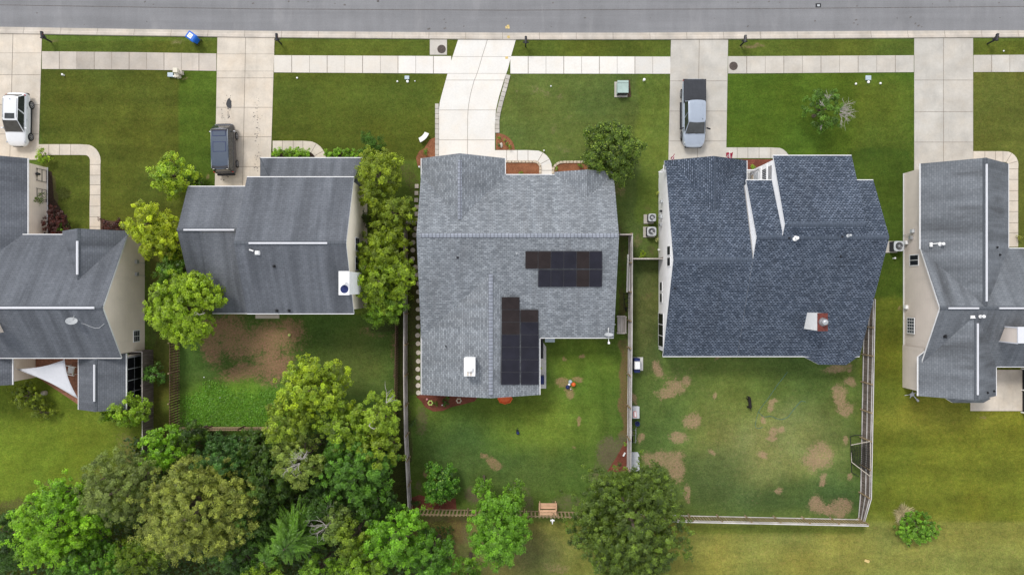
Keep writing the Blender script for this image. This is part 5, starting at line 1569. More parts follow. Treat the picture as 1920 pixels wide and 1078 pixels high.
# things along the dividing fence
o = thing('extension_ladder', 'white extension ladder lying along the dividing fence', 'ladder', G(1174, 520, 0))
for dx, z0_, L in ((0, .35, 3.2), (.14, .55, 2.6)):
    m = MB()
    for z in (0, .34): m.bar(G(1173.5, 548, z0_ + z) + Vector((dx, 0, 0)), G(1173.5, 548, z0_ + z) + Vector((dx + .1, L, .0)), .07, .035)
    for k in range(9): m.tube([G(1173.5, 548, z0_) + Vector((dx + .1 * k / 9, .15 + k * L / 9.5, 0)), G(1173.5, 548, z0_ + .34) + Vector((dx + .1 * k / 9, .15 + k * L / 9.5, 0))], .025, 6)
    m.build('ladder_section', 'white_paint', o)
o = thing('garden_cart', 'black metal garden frame on the ground below the white ladder', 'garden frame', G(1173, 565, 0))
m = MB()
for dy in (-.6, -.2, .2, .6): m.bar((-.15, dy, .1), (.18, dy + .1, .8), .04, .04)
m.bar((-.15, -.7, .1), (-.15, .75, .1), .04, .04); m.bar((.18, -.6, .8), (.18, .8, .8), .05, .05); m.build('frame', 'black_plastic', o, local=True)
m = MB(); m.lathe((0, -.65, .18), [(.18, -.04), (.18, .04)], 14, 0, Matrix.Rotation(PI / 2, 3, 'Y')); m.build('wheel', 'tyre', o, local=True)
m = MB(); v = W(1158, 481, .9); m.box((0, 0, .45), (.5, .66, .9), taper=1.12); m.box((0, 0, .93), (.62, .78, .07))
bb = m.build('storage_bin', 'blue_plastic', bevel=.03, loc=(0, 0, 0)); bb.location = (8.42, YW(481, .9), 0); tag(bb, 'blue bin half hidden under the right eave of the grey house', 'bin')
o = thing('gas_grill', 'black gas grill with a white lid top standing on pavers by the dividing fence', 'grill', G(1191, 682.5, .05))
m = MB(); m.box((0, 0, .45), (.5, 1.15, .7)); m.build('cart', 'dark_blue', o, local=True, bevel=.03)
m = MB(); m.box((-.02, -.0, .98), (.52, .70, .3), taper=.85); m.build('lid', 'white_paint', o, local=True, bevel=.05)
m = MB(); m.tube([(.30, -.26, .98), (.36, -.26, 1.0), (.36, .26, 1.0), (.30, .26, .98)], .02, 6); m.build('handle', 'grey_metal', o, local=True)
for s in (-1, 1):
    m = MB(); m.box((0, s * .47, .86), (.48, .28, .04)); m.build('side_shelf', 'dark_blue', o, local=True)
m = MB(); m.prism([G(1186, 669.5), G(1205.5, 669.5), G(1205.5, 694.5), G(1186, 694.5)], -.02, .05); struct('grill_pad', m, 'paver_grey')
o = thing('deck_box', 'small grey storage box with a pink cloth on it by the dividing fence', 'storage box', G(1190, 771, 0))
m = MB(); m.box((0, 0, .25), (.58, .98, .5)); m.build('body', 'light_grey', o, local=True, bevel=.03)
m = MB(); m.box((.0, 0, .52), (.62, 1.02, .05)); m.build('lid', 'light_grey', o, local=True, bevel=.02)
m = MB(); m.box((-.08, -.14, .56), (.26, .52, .03), .08); m.box((-.06, -.14, .578), (.12, .4, .012), .08, 1); tag(m.build('folded_cloth', ['pink_cloth', 'white_paint'], loc=(0, 0, 0)), 'folded pink and white cloth on the grey storage box', 'cloth').location = G(1190, 771, 0)
m = MB(); m.lathe((0, 0, 0), [(.17, 0), (.2, .3), (.21, .32), (.17, .31), (.15, .06), (.02, .05)], 16); b_ = tag(m.build('plant_pot', 'dark_blue', loc=(0, 0, 0)), 'round dark plant pot between the storage box and the metal frame', 'pot'); b_.location = G(1194, 793, 0)
o = thing('bicycle_rack', 'thin metal frame leaning on the dividing fence below the dark pot', 'metal frame', G(1187, 818, 0))
m = MB()
for y in (-.5, .1, .55): m.tube([(-.1, y, 0), (.12, y + .1, .55), (.16, y + .35, .6)], .02, 6)
m.tube([(-.1, -.55, .05), (-.1, .7, .05)], .02, 6); m.tube([(.12, -.45, .5), (.14, .7, .55)], .02, 6); m.build('frame', 'grey_metal', o, local=True)
m = MB(); m.lathe((-.12, -.2, .3), [(.28, -.02), (.3, 0), (.28, .02)], 18, 0, Matrix.Rotation(PI / 2, 3, 'Y')); m.build('wheel', 'tyre', o, local=True)
m = MB(); a_, b_ = G(1182, 860, 0), G(1197, 875, 0)
m.prism([G(1182, 845), G(1194, 845), G(1197.5, 853), G(1197.5, 880), G(1182, 880)], .4, .46)
m.box(((a_.x + b_.x) / 2, YW(862), .2), (.5, 1.2, .4))
tag(m.build('potting_table', 'light_grey'), 'plain grey board table at the fence above the big dark tree', 'table')
m = MB(); m.box((0, 0, .06), (.12, .34, .1), -.5); w_ = tag(m.build('garden_marker', 'white_paint', loc=(0, 0, 0)), 'small white block lying on red mulch by the dividing fence', 'marker'); w_.location = G(1170, 851, .03)

# net goal folded against the right fence
o = thing('net_goal', 'black net goal frame leaning against the right fence of the white house yard', 'goal', G(1603, 850, 0))
A_, B_, C_, D_, E_ = W(1632, 827, 1.75), W(1632, 893, 1.75), W(1597, 866, .25), W(1596, 834, .3), W(1596, 848, .15)
m = MB(); m.tube([A_, D_], .035, 6); m.tube([B_, C_], .035, 6); m.tube([C_, E_], .03, 6); m.tube([A_, B_], .03, 6); m.build('frame', 'stone_pale', o)
m = MB()
for s, e in ((A_, B_), (D_, C_)): pass
for i in range(15):
    t = i / 14; m.tube([A_.lerp(B_, t), D_.lerp(C_, t) - Vector((0, 0, .12 * math.sin(t * PI)))], .018, 4)
for i in range(12):
    t = i / 11; m.tube([A_.lerp(D_, t), (A_.lerp(D_, t) + B_.lerp(C_, t)) / 2 - Vector((0, 0, .12)), B_.lerp(C_, t)], .018, 4)
m.build('net', 'black_plastic', o)
m = MB(); m.tube([W(1617, 816, .5), W(1604, 815, .2), W(1594, 818, .05), W(1596, 848, .05), W(1597, 885, .05), W(1610, 893, .3)], .03, 5); m.build('hoop', 'black_plastic', o)

# hoses
def hose(label, pts, r=.022, mat='hose_blue'):
    P = []
    q = [G(*p, .03) for p in pts]
    for i in range(len(q) - 1):
        p0, p1, p2, p3 = q[max(i - 1, 0)], q[i], q[i + 1], q[min(i + 2, len(q) - 1)]
        for k in range(6):
            t = k / 6
            P.append(.5 * ((2 * p1) + (p2 - p0) * t + (2 * p0 - 5 * p1 + 4 * p2 - p3) * t * t + (3 * p1 - p0 - 3 * p2 + p3) * t ** 3))
    m = MB(); m.tube(P + [q[-1]], r, 5); tag(m.build('garden_hose', mat), label, 'hose')


hose('long thin blue hose running up the white house lawn', [(1476, 697), (1468, 708), (1457, 722), (1446, 738), (1436, 752), (1424, 768), (1420, 778), (1416, 797), (1421, 803), (1430, 800)], .013)
hose('blue hose looping to the right on the white house lawn', [(1422, 772), (1432, 781), (1445, 780), (1462, 786), (1476, 782), (1484, 772), (1494, 760), (1502, 752), (1510, 753)], .015)

# toys and small things
def ball(px, py, r, mat, label, cat='ball', name='toy_ball', z=None):
    m = MB(); m.ball((0, 0, 0), r, 16); o = m.build(name, mat, smooth=True, loc=(0, 0, 0)); v = G(px, py, r if z is None else z); o.location = v
    return tag(o, label, cat)


ball(1069, 715, .17, 'light_blue', 'pale blue ball in the toy cluster on bare soil'); ball(1064, 725, .18, 'dark_blue', 'dark blue ball in the toy cluster on bare soil')
ball(1075, 720, .19, 'orange_plastic', 'orange ball in the toy cluster on bare soil'); ball(1067, 720.5, .12, 'white_paint', 'small white ball in the middle of the toy cluster'); ball(1070, 729, .08, 'stone_pale', 'pale round toy at the lower edge of the toy cluster')
ball(543.5, 628, .13, 'ball_lime', 'lime green ball on the worn lawn behind the cream house'); ball(971, 811, .14, 'dark_blue', 'small blue ball alone on the open back lawn')
m = MB(); m.box((0, 0, .05), (.2, .16, .1)); m.tube([(0, .05, .1), (.02, .3, .12)], .015, 5); x_ = tag(m.build('toy_scoop', 'black_plastic', loc=(0, 0, 0)), 'black scoop beside the small blue ball on the lawn', 'scoop'); x_.location = G(970, 807, 0)
m = MB(); v = [(.62 * math.cos(2 * PI * i / 24) * (1 + .06 * math.cos(8 * 2 * PI * i / 24)), .46 * math.sin(2 * PI * i / 24) * (1 + .06 * math.cos(8 * 2 * PI * i / 24))) for i in range(24)]
loft(m, [[Vector((x * s, y * s, z)) for x, y in v] for s, z in ((.85, 0), (1, .22), (.9, .24), (.8, .1))], True); x_ = tag(m.build('sandbox', 'orange_plastic', loc=(0, 0, 0)), 'orange scalloped sandbox peeping from under the rear eave', 'sandbox'); x_.location = G(947, 746.5, 0)
m = MB(); m.lathe((0, 0, 0), [(.02, 0), (.16, .02), (.24, .12), (.25, .3), (.2, .42), (.1, .46)], 14); x_ = tag(m.build('bird_feeder', 'orange_plastic', loc=(0, 0, 0), smooth=True), 'orange rounded feeder beside the glossy bush in the red bed', 'feeder'); x_.scale = (.7, 1.7, 1); x_.location = W(813, 897, .6); x_.location.z = .3
m = MB(); m.tube([(0, 0, 0), (0, 0, .6)], .02, 6); x_ = thing('feeder_post', 'thin post carrying the orange feeder', 'post', (W(813, 897, .6).x, W(813, 897, .6).y, 0)); m.build('stake', 'dark_metal', x_, local=True); m = MB(); m.box((0, 0, .01), (.2, .2, .02)); m.build('foot', 'dark_metal', x_, local=True)
o = thing('garden_stake', 'white winged ornament on a thin stake outside the slatted fence', 'ornament', G(1033.5, 961, 0))
m = MB(); m.tube([(0, -.12, 0), (0, -.12, 1.6)], .02, 6); m.build('stake', 'grey_metal', o, local=True)
m = MB(); m.box((0, -.12, 1.66), (.1, .3, .1)); m.box((0, -.06, 1.7), (.34, .12, .04)); m.box((0, -.3, 1.68), (.06, .14, .06)); m.build('ornament', 'white_paint', o, local=True)
for px, py, mt, lb in ((808, 753.5, 'ball_lime', 'pale yellow ring flower ornament in the rear mulch bed'), (861, 749.5, 'block_beige', 'tan ring ornament in the rear mulch bed')):
    o = thing('flower_ornament', lb, 'ornament', G(px, py, .03))
    m = MB(); m.tube([(.17 * math.cos(2 * PI * i / 14), .17 * math.sin(2 * PI * i / 14), .4) for i in range(15)], .045, 6, cap=False)
    for i in range(6): m.ball((.2 * math.cos(PI * i / 3), .2 * math.sin(PI * i / 3), .4), .055, 8)
    m.build('ring', mt, o, local=True); m = MB(); m.tube([(0, -.17, 0), (0, -.17, .4)], .02, 6); m.build('stake', 'dark_metal', o, local=True)
ball(801, 748, .10, 'pink_cloth', 'small pink globe at the corner of the rear mulch bed', 'globe', 'garden_globe'); ball(829, 759, .06, 'white_paint', 'tiny white globe in the rear mulch bed', 'globe', 'garden_globe')
# rear step of the grey house
m = MB(); m.box((0, 0, .9), (.42, 1.8, .06)); m.box((0, .6, .45), (.36, .06, .9)); m.box((0, -.6, .45), (.36, .06, .9)); x_ = tag(m.build('side_table', 'black_plastic', loc=(0, 0, 0)), 'black covered table in the corner under the rear eaves', 'table'); x_.location = (XW(1014, .9), YW(652, .9), 0)
m = MB(); m.box((0, 0, .45), (.75, .4, .9)); m.box((0, 0, .92), (.82, .46, .04), mi=1); x_ = tag(m.build('storage_cabinet', ['dark_blue', 'light_blue'], loc=(0, 0, 0)), 'blue-grey cabinet against the rear wall of the grey house', 'cabinet'); x_.location = (XW(1031, .9), YW(637.5, .9) + .05, 0)
m = MB(); m.box((0, 0, .4), (.5, .72, .8), taper=.95); m.lathe((.16, .28, .82), [(.05, 0), (.05, .03)], 8); x_ = tag(m.build('waste_bin', 'dark_blue', loc=(0, 0, 0), bevel=.04), 'dark square bin beside the solar panelled wing', 'bin'); x_.location = (XW(1015, .8), YW(713, .8), 0)
ball(1015, 690, .08, 'ball_lime', 'tiny yellow ball on the grey rear step', 'ball', 'toy_ball', .13)
m = MB(); m.tube([(0, 0, 0), (.45, .1, .12), (.9, .25, .1)], .03, 6); m.tube([(.4, -.2, .1), (.62, .36, .1)], .03, 6); m.box((.55, .1, .13), (.34, .26, .05), .6); m.tube([(.6, .1, .12), (1.0, -.35, .1)], .04, 6); m.box((1.04, -.4, .1), (.24, .16, .06), -.8)
x_ = tag(m.build('tripod_sprinkler', 'grey_metal', loc=(0, 0, 0)), 'grey tripod sprinkler on the lawn below the tan house corner', 'sprinkler'); x_.location = G(1696, 741, .02)
m = MB(); m.box((0, 0, .04), (.42, .22, .06), -.3); m.box((.1, -.04, .06), (.2, .18, .05), .5); x_ = tag(m.build('yellow_cloth', 'paint_yellow', loc=(0, 0, 0), bevel=.03), 'small yellow rag lying on the olive back lawn', 'rag'); x_.location = G(1625, 1051, 0)
m = MB(); m.box((0, 0, .03), (.3, .2, .05), .4); x_ = tag(m.build('litter', 'white_paint', loc=(0, 0, 0), bevel=.02), 'white scrap on the bare ground at the edge of the woods', 'litter'); x_.location = G(82, 918, 0)
ball(383, 707, .05, 'white_paint', 'white golf ball in the fenced lawn above the weeds'); ball(413, 745, .05, 'white_paint', 'white golf ball among the bright weeds'); ball(1153, 608, .06, 'white_paint', 'white golf ball left of the grey slatted bench')

# stepping stones
m = MB(); m.box((0, 0, .0), (.32, .34, .10)); st0 = m.build('stepping_stone', 'stone_pale', bevel=.015, loc=(0, 0, 0))
tag(st0, 'square stepping stone beside the left wall of the grey house', 'stepping stone', 'square stepping stones'); st0.location = G(781.5, 349.5, .03)
for y in (362.5, 375.5, 388.5, 401.5, 413):
    c = st0.copy(); COL.objects.link(c); c.location = G(781 + RND.uniform(-.6, .6), y, .03); c.rotation_euler = (0, 0, RND.uniform(-.05, .05))
m = MB(); m.lathe((0, 0, 0), [(.20, -.05), (.20, .04), (.185, .05), (.01, .052)], 20); rs0 = m.build('stepping_stone', 'stone_round', loc=(0, 0, 0))
tag(rs0, 'round stepping stone between the grey house and the rail fence', 'stepping stone', 'round stepping stones'); first = True
for x, y in ((780, 429), (777.5, 441), (774.5, 454.7), (774, 469), (773.5, 485.5), (779, 501), (782, 516), (785, 532), (784.6, 547.5), (784.6, 563.7), (784, 580), (784, 596), (784, 612), (783, 628.5), (784, 644), (784.5, 661), (784.3, 677), (783.5, 692), (783.7, 708), (784, 722.5), (784.5, 736)):
    c = rs0 if first else rs0.copy()
    if not first: COL.objects.link(c)
    first = False; c.location = G(x, y, .0); c.rotation_euler = (0, 0, RND.random() * 6)

# edging blocks of the front beds
m = MB(); m.box((0, 0, .03), (.26, .2, .2)); e0 = m.build('edging_block', 'block_beige', bevel=.02, loc=(0, 0, 0)); tag(e0, 'small beige edging block around the front mulch beds', 'edging block', 'edging blocks of the front beds'); first = True
run = [(949 + i * 6.6, 303.5, 0) for i in range(9)] + [(1007, 305, -.5), (1011.5, 309.5, -1.0), (1013, 316, 1.57), (1013, 322.5, 1.57), (1013, 329, 1.57)] + [(1037, 330, 1.57), (1037, 323, 1.57), (1037.5, 316.5, 1.4), (1041, 311, .9), (1046, 307, .6), (1052, 305, .15)] + [(1058.5 + i * 6.6, 304.3, 0) for i in range(7)]
for x, y, rz in run:
    c = e0 if first else e0.copy()
    if not first: COL.objects.link(c)
    first = False; c.location = G(x, y, .0); c.rotation_euler = (0, 0, rz + RND.uniform(-.08, .08))

# crimson flags at the garage
def flag(label, base, tip, cloth, marks):
    o = thing('house_flag', label, 'flag', base)
    m = MB(); m.tube([Vector(base), Vector(tip)], .018, 6); m.build('pole', 'white_paint', o)
    m = MB(); N_ = 8
    a, b, c_, d = [Vector(x) for x in cloth]
    P = lambda u, v: a * (1 - u) * (1 - v) + b * u * (1 - v) + c_ * u * v + d * (1 - u) * v + Vector((0, .04 * math.sin(u * 7 + v * 2), .03 * math.sin(u * 6 + v * 3)))
    pts = [P(i / N_, j / N_) for j in range(N_ + 1) for i in range(N_ + 1)]
    F_ = [(j * (N_ + 1) + i, j * (N_ + 1) + i + 1, (j + 1) * (N_ + 1) + i + 1, (j + 1) * (N_ + 1) + i) for j in range(N_) for i in range(N_)]
    m.mesh(pts, F_); cl = m.build('cloth', 'crimson', o, smooth=True); s = cl.modifiers.new('thickness', 'SOLIDIFY'); s.thickness = .008
    n = (b - a).cross(d - a).normalized(); n = n if n.z > 0 else -n
    m = MB()
    for st in marks:
        m.tube([P(u, v) + n * .02 for u, v in st], .015, 5)
    m.build('letter', 'white_paint', cl)


A_marks = [[(.2, .85), (.35, .5), (.52, .15)], [(.52, .15), (.62, .5), (.75, .85)], [(.3, .6), (.5, .58), (.68, .6)]]
S_marks = [[(.2, .7), (.3, .45), (.5, .18), (.62, .15), (.6, .4), (.62, .7), (.75, .85), (.85, .75)], [(.2, .7), (.3, .82), (.45, .7), (.6, .42)], [(.35, .5), (.6, .55), (.75, .5)]]
flag('small crimson flag with a white letter at the left garage corner', (12.6, 9.9, 2.1), (13.25, 10.75, 2.6), [W(1257, 298, 2.0), W(1265, 288, 2.55), W(1263.5, 300, 2.1), W(1258, 299.5, 1.7)], A_marks)
flag('larger crimson flag with a white script letter at the right garage corner', (17.9, 9.9, 2.1), (17.7, 11.1, 2.65), [W(1361, 287.5, 2.5), W(1374.5, 286, 2.6), W(1372, 298.5, 2.0), W(1361.5, 294, 2.1)], S_marks)

# black dog: one skinned body
def dog():
    J = [(0, -.40, .50, .10), (0, -.18, .52, .13), (0, .12, .51, .155), (0, .30, .55, .13), (-.05, .44, .66, .085), (-.10, .52, .74, .095), (-.20, .56, .72, .055), (-.30, .57, .69, .038)]
    V = [Vector(j[:3]) for j in J]; Rr = [j[3] for j in J]; E = [(i, i + 1) for i in range(7)]
    def chain(root, pts):
        p = root
        for x, y, z, r in pts:
            V.append(Vector((x, y, z))); Rr.append(r); E.append((p, len(V) - 1)); p = len(V) - 1
    for s in (-1, 1):
        chain(0, [(s * .11, -.40, .40, .075), (s * .12, -.34, .28, .05), (s * .12, -.46, .16, .032), (s * .12, -.44, .03, .03), (s * .12, -.38, .02, .03)])
        chain(3, [(s * .10, .30, .40, .065), (s * .11, .27, .24, .042), (s * .11, .30, .10, .03), (s * .11, .31, .03, .03), (s * .11, .37, .02, .03)])
        chain(5, [(-.10 + s * .07, .50 - s * .02, .82, .03), (-.10 + s * .10, .49 - s * .03, .76, .022)])
    chain(0, [(.02, -.52, .50, .035), (.05, -.66, .44, .022), (.09, -.78, .42, .015)])
    me = bpy.data.meshes.new('body'); me.from_pydata(V, E, [])
    o = bpy.data.objects.new('body', me); COL.objects.link(o)
    sk = o.modifiers.new('skin', 'SKIN'); sk.use_smooth_shade = True
    for i, r in enumerate(Rr):
        me.skin_vertices[0].data[i].radius = (r, r)
    me.skin_vertices[0].data[1].use_root = True
    sb = o.modifiers.new('sub', 'SUBSURF'); sb.levels = 2; sb.render_levels = 2
    me.materials.append(MAT['dog_coat'])
    dg = bpy.context.evaluated_depsgraph_get()
    nm = bpy.data.meshes.new_from_object(o.evaluated_get(dg))
    o.modifiers.clear(); o.data = nm
    nm.polygons.foreach_set('use_smooth', [True] * len(nm.polygons))
    if not nm.materials: nm.materials.append(MAT['dog_coat'])
    r_ = thing('dog', 'black dog standing on the lawn with its head turned left', 'dog', G(1402, 752.5, 0), .10)
    o.parent = r_
    m = MB(); m.tube([(-.05 + .1 * math.cos(2 * PI * i / 12), .43 + .06 * math.sin(2 * PI * i / 12), .63 + .085 * math.sin(2 * PI * i / 12)) for i in range(13)], .012, 5, cap=False); m.build('collar', 'rust_red', r_, local=True)


dog()
# ------------------------------------------------------------------ plants
def unit(a):
    return a / np.maximum(np.linalg.norm(a, axis=-1, keepdims=True), 1e-9)


def leaf_mesh(name, P, Nn, L, Wd, C, mat, parent, T=None):
    """one diamond-shaped leaf per row"""
    n = len(P)
    if T is None:
        T = NR.normal(size=(n, 3))
    T = unit(T - Nn * (T * Nn).sum(1, keepdims=True))
    B = np.cross(Nn, T)
    off = np.array(parent.location) if parent else np.zeros(3)
    P = P - off
    if mat != 'dry': C = C * np.array((1.03, 1.06, .62))
    L = np.asarray(L).reshape(-1, 1); Wd = np.asarray(Wd).reshape(-1, 1)
    v = np.stack([P - T * L * .5, P + B * Wd * .5 - Nn * L * .04, P + T * L * .5 - Nn * L * .12, P - B * Wd * .5 - Nn * L * .04], 1).reshape(-1, 3)
    me = bpy.data.meshes.new(name)
    me.vertices.add(4 * n); me.vertices.foreach_set('co', v.ravel())
    me.loops.add(4 * n); me.loops.foreach_set('vertex_index', np.arange(4 * n))
    me.polygons.add(n); me.polygons.foreach_set('loop_start', np.arange(0, 4 * n, 4)); me.polygons.foreach_set('loop_total', np.full(n, 4))
    me.update()
    a = me.attributes.new('Col', 'FLOAT_COLOR', 'POINT')
    c4 = np.ones((n, 4)); c4[:, :3] = np.clip(C, .002, 1)
    a.data.foreach_set('color', np.repeat(c4, 4, 0).ravel())
    me.materials.append(MAT[mat])
    o = bpy.data.objects.new(name, me); COL.objects.link(o)
    if parent: o.parent = parent
    return o


def crown(lobes, c1, c2, per_m2=250, leaf=.22, asp=.55, clump=.26, lift=.45, fill=.15, tipc=None, ragged=.34):
    leaf = leaf * .60; per_m2 = per_m2 * 2.5
    """leaf positions for lobes (x, y, z, rx, ry, rz)"""
    Ps, Ns, Cs, Ls = [], [], [], []
    for (x, y, z, rx, ry, rz) in lobes:
        area = PI * rx * ry * 1.5
        n = int(area * per_m2); m = max(9, int(n / 54))
        d = unit(NR.normal(size=(m, 3)) + np.array((0, 0, lift)))
        ph = NR.random(6) * 6
        lump = 1 + ragged * (np.sin(d[:, 0] * 5 + ph[0]) * np.sin(d[:, 1] * 5 + ph[1]) + .6 * np.sin(d[:, 2] * 7 + d[:, 0] * 6 + ph[2]))
        rf = np.where(NR.random(m) < fill, NR.uniform(.3, .8, m), NR.uniform(.8, 1.03, m)) * lump
        cc = np.array((x, y, z)) + d * rf[:, None] * np.array((rx, ry, rz))
        k = NR.integers(0, m, n)
        cr = clump * NR.uniform(.6, 1.25, m)
        q = NR.normal(size=(n, 3)); q = unit(q) * (NR.random((n, 1)) ** .45)
        P = cc[k] + q * cr[k][:, None] * np.array((1, 1, .7))
        N_ = unit(d[k] * .35 + q * .7 + np.array((0, 0, .5)) + NR.normal(size=(n, 3)) * .32)
        tone = np.clip(NR.normal(1.22, .32, m), .5, 2.0)[k] * NR.normal(1, .15, n)
        mixv = np.clip(NR.random(m)[k] * .7 + NR.random(n) * .4, 0, 1)[:, None]
        C = (np.array(c1) * (1 - mixv) + np.array(c2) * mixv) * tone[:, None]
        if tipc is not None:                       # young leaf tips
            t = (NR.random(n) < .10)
            C[t] = np.array(tipc) * NR.uniform(.8, 1.2, (t.sum(), 1))
        Ps.append(P); Ns.append(N_); Cs.append(C); Ls.append(leaf * NR.uniform(.65, 1.3, n))
    P = np.concatenate(Ps); N_ = np.concatenate(Ns); C = np.concatenate(Cs); L = np.concatenate(Ls)
    ok = P[:, 2] > .06
    return P[ok], N_[ok], C[ok], L[ok]


def twig(m, p, d, L, r, depth, spread=.6, mi=0, up=.0):
    pts = [p]; q = p.copy(); dd = d.normalized()
    k = 4
    for i in range(k):
        dd = (dd + Vector((RND.gauss(0, .16), RND.gauss(0, .16), RND.gauss(0, .10) + up))).normalized()
        q = q + dd * L / k; pts.append(q.copy())
    m.tube(pts, [r * (1 - .7 * i / k) for i in range(k + 1)], 5, mi)
    if depth > 0:
        for i in range(RND.randint(2, 4)):
            j = RND.randint(1, k)
            nd = (dd + Vector((RND.gauss(0, spread), RND.gauss(0, spread), RND.gauss(0, spread * .5)))).normalized()
            twig(m, pts[j].copy(), nd, L * RND.uniform(.5, .8), r * .55, depth - 1, spread, mi, up)


def auto_lobes(c, rx, ry, rz, n):
    out = [(c[0], c[1], c[2] + rz * .10, rx * .58, ry * .58, rz * .85)]
    a0 = NR.random() * 6
    for i in range(n - 1):
        a = a0 + 2 * PI * i / (n - 1) + NR.normal() * .25
        s = NR.uniform(.30, .48); e = NR.uniform(.95, 1.12) - s
        out.append((c[0] + rx * e * math.cos(a), c[1] + ry * e * math.sin(a), c[2] - rz * NR.uniform(.0, .38), rx * s, ry * s, rz * NR.uniform(.42, .62)))
    return out


def tree(name, label, cat, px, py, rx, ry, top, c1, c2, n=7, group=None, mat='leaf', bare=None, lobes=None, trunk=True, **kw):
    zc = top * (.62 if top > 2 else .5)
    c = W(px, py, zc)
    mrx, mry = rx / S * (1 - zc / HC), ry / S * (1 - zc / HC)
    rz = min(top * .40, max(mrx, mry) * 1.05) if top > 2 else top * .5
    root = thing(name, label, cat, (c.x, c.y, 0), 0, group)
    lb = lobes or auto_lobes((c.x, c.y, top - rz * .95), mrx, mry, rz, n)
    P, N_, C, L = crown(lb, c1, c2, **kw)
    asp = kw.get('asp', .55)
    leaf_mesh('crown' if top > 2 else 'foliage', P, N_, L, L * asp, C, mat, root)
    m = MB()
    r0 = max(.03, .045 * max(mrx, mry) + .012 * top)
    base = Vector((c.x, c.y, 0)); mid = Vector((c.x + NR.normal() * .1, c.y + NR.normal() * .1, top * .45)); hi = Vector((c.x, c.y, top * .8))
    m.tube([base - Vector((0, 0, .05)), base.lerp(mid, .5), mid, hi], [r0 * 1.25, r0, r0 * .8, r0 * .3], 7)
    for q in lb[1:7]:
        e = Vector(q[:3]); m.tube([mid, mid.lerp(e, .55) + Vector((0, 0, .1 * top / 4)), e], [r0 * .5, r0 * .32, r0 * .12], 5)
    m.build('trunk' if top > 2 else 'stem', 'bark', root)
    if bare:
        for (bx, by, bz, dx, dy, L_, dp, cnt) in bare:
            m = MB(); p = W(bx, by, bz)
            for _ in range(cnt):
                twig(m, p.copy(), Vector((dx + RND.gauss(0, .35), dy + RND.gauss(0, .35), .25)), L_ * RND.uniform(.7, 1.1), .03, dp, .5)
            m.build('bare_branches', 'bare_bark', root)
    return root


LIME1, LIME2 = (.31, .38, .022), (.165, .25, .018)
YEL1, YEL2 = (.37, .41, .02), (.20, .265, .016)
MID1, MID2 = (.145, .265, .024), (.075, .160, .018)
DRK1, DRK2 = (.060, .125, .020), (.030, .072, .014)
OLV1, OLV2 = (.235, .285, .020), (.105, .150, .014)
DUL1, DUL2 = (.285, .305, .085), (.120, .152, .038)
DOL1, DOL2 = (.095, .122, .026), (.058, .084, .018)
BRT1, BRT2 = (.20, .38, .035), (.10, .235, .024)
GRY1, GRY2 = (.215, .255, .075), (.125, .185, .04)
RED1, RED2 = (.075, .016, .020), (.035, .011, .014)

# --- between the beige and the cream house
tree('young_tree', 'bright lime young tree alone on the lawn in front of the lower grey garage roof', 'tree', 325, 331, 38, 41, 4.4, LIME1, (.15, .26, .03), 7, per_m2=230, leaf=.24)
tree('shrub', 'dark green shrub behind the bright lime young tree', 'shrub', 362, 338, 20, 24, 2.3, (.07, .11, .018), DRK1, 4, per_m2=200)
tree('yellow_tree', 'yellow-green tree overlapping the beige gable wall', 'tree', 284, 422, 46, 42, 6.0, YEL1, YEL2, 8, per_m2=240, leaf=.23)
tree('yellow_tree', 'spreading yellow-green tree touching the lower grey garage roof', 'tree', 305, 450, 46, 42, 5.4, YEL1, (.16, .215, .014), 8, per_m2=240, leaf=.23)
tree('shade_tree', 'darker green tree below the yellow-green ones, beside the beige gable', 'tree', 322, 502, 32, 40, 4.6, (.11, .20, .016), (.06, .13, .012), 6, per_m2=240)
tree('shade_tree', 'large rounded lime tree left of the cream house lawn', 'tree', 345, 580, 72, 66, 7.0, (.27, .37, .022), (.14, .225, .017), 10, per_m2=250, leaf=.24, bare=[(372, 590, 6.0, .2, .2, .8, 1, 2)])
# --- row of trees between the cream and the grey house
tree('conifer', 'small dark conifer above the row of olive trees', 'tree', 697, 274, 25, 22, 3.6, (.055, .12, .022), (.03, .07, .014), 7, mat='needle', per_m2=300, leaf=.2, asp=.3)
tree('side_tree', 'topmost olive tree of the row against the cream wall', 'tree', 706, 330, 42, 56, 6.4, OLV1, OLV2, 8, per_m2=260, leaf=.22, group='olive trees between two houses')
tree('side_tree', 'olive tree bulging towards the stepping stones, second of its row', 'tree', 738, 400, 42, 46, 5.4, (.20, .25, .018), (.09, .135, .014), 7, per_m2=240, leaf=.22, group='olive trees between two houses')
tree('shrub', 'dark shrub tucked in the black gap of the olive tree row', 'shrub', 688, 408, 16, 18, 2.4, DRK1, (.05, .06, .016), 4, per_m2=160)
tree('side_tree', 'lighter green tree in the middle of the row, left of the rail fence', 'tree', 716, 470, 50, 46, 5.8, (.23, .30, .02), OLV2, 8, per_m2=250, leaf=.22, group='olive trees between two houses')
tree('side_tree', 'big bright tree beside the white boxed chimney of the cream house', 'tree', 715, 527, 60, 58, 6.4, (.24, .32, .02), (.11, .175, .015), 9, per_m2=260, leaf=.23, group='olive trees between two houses')
tree('side_tree', 'lowest tree of the row, above the worn lawn corner', 'tree', 718, 576, 44, 38, 5.2, (.17, .27, .02), (.08, .155, .015), 7, per_m2=240, leaf=.22, group='olive trees between two houses')
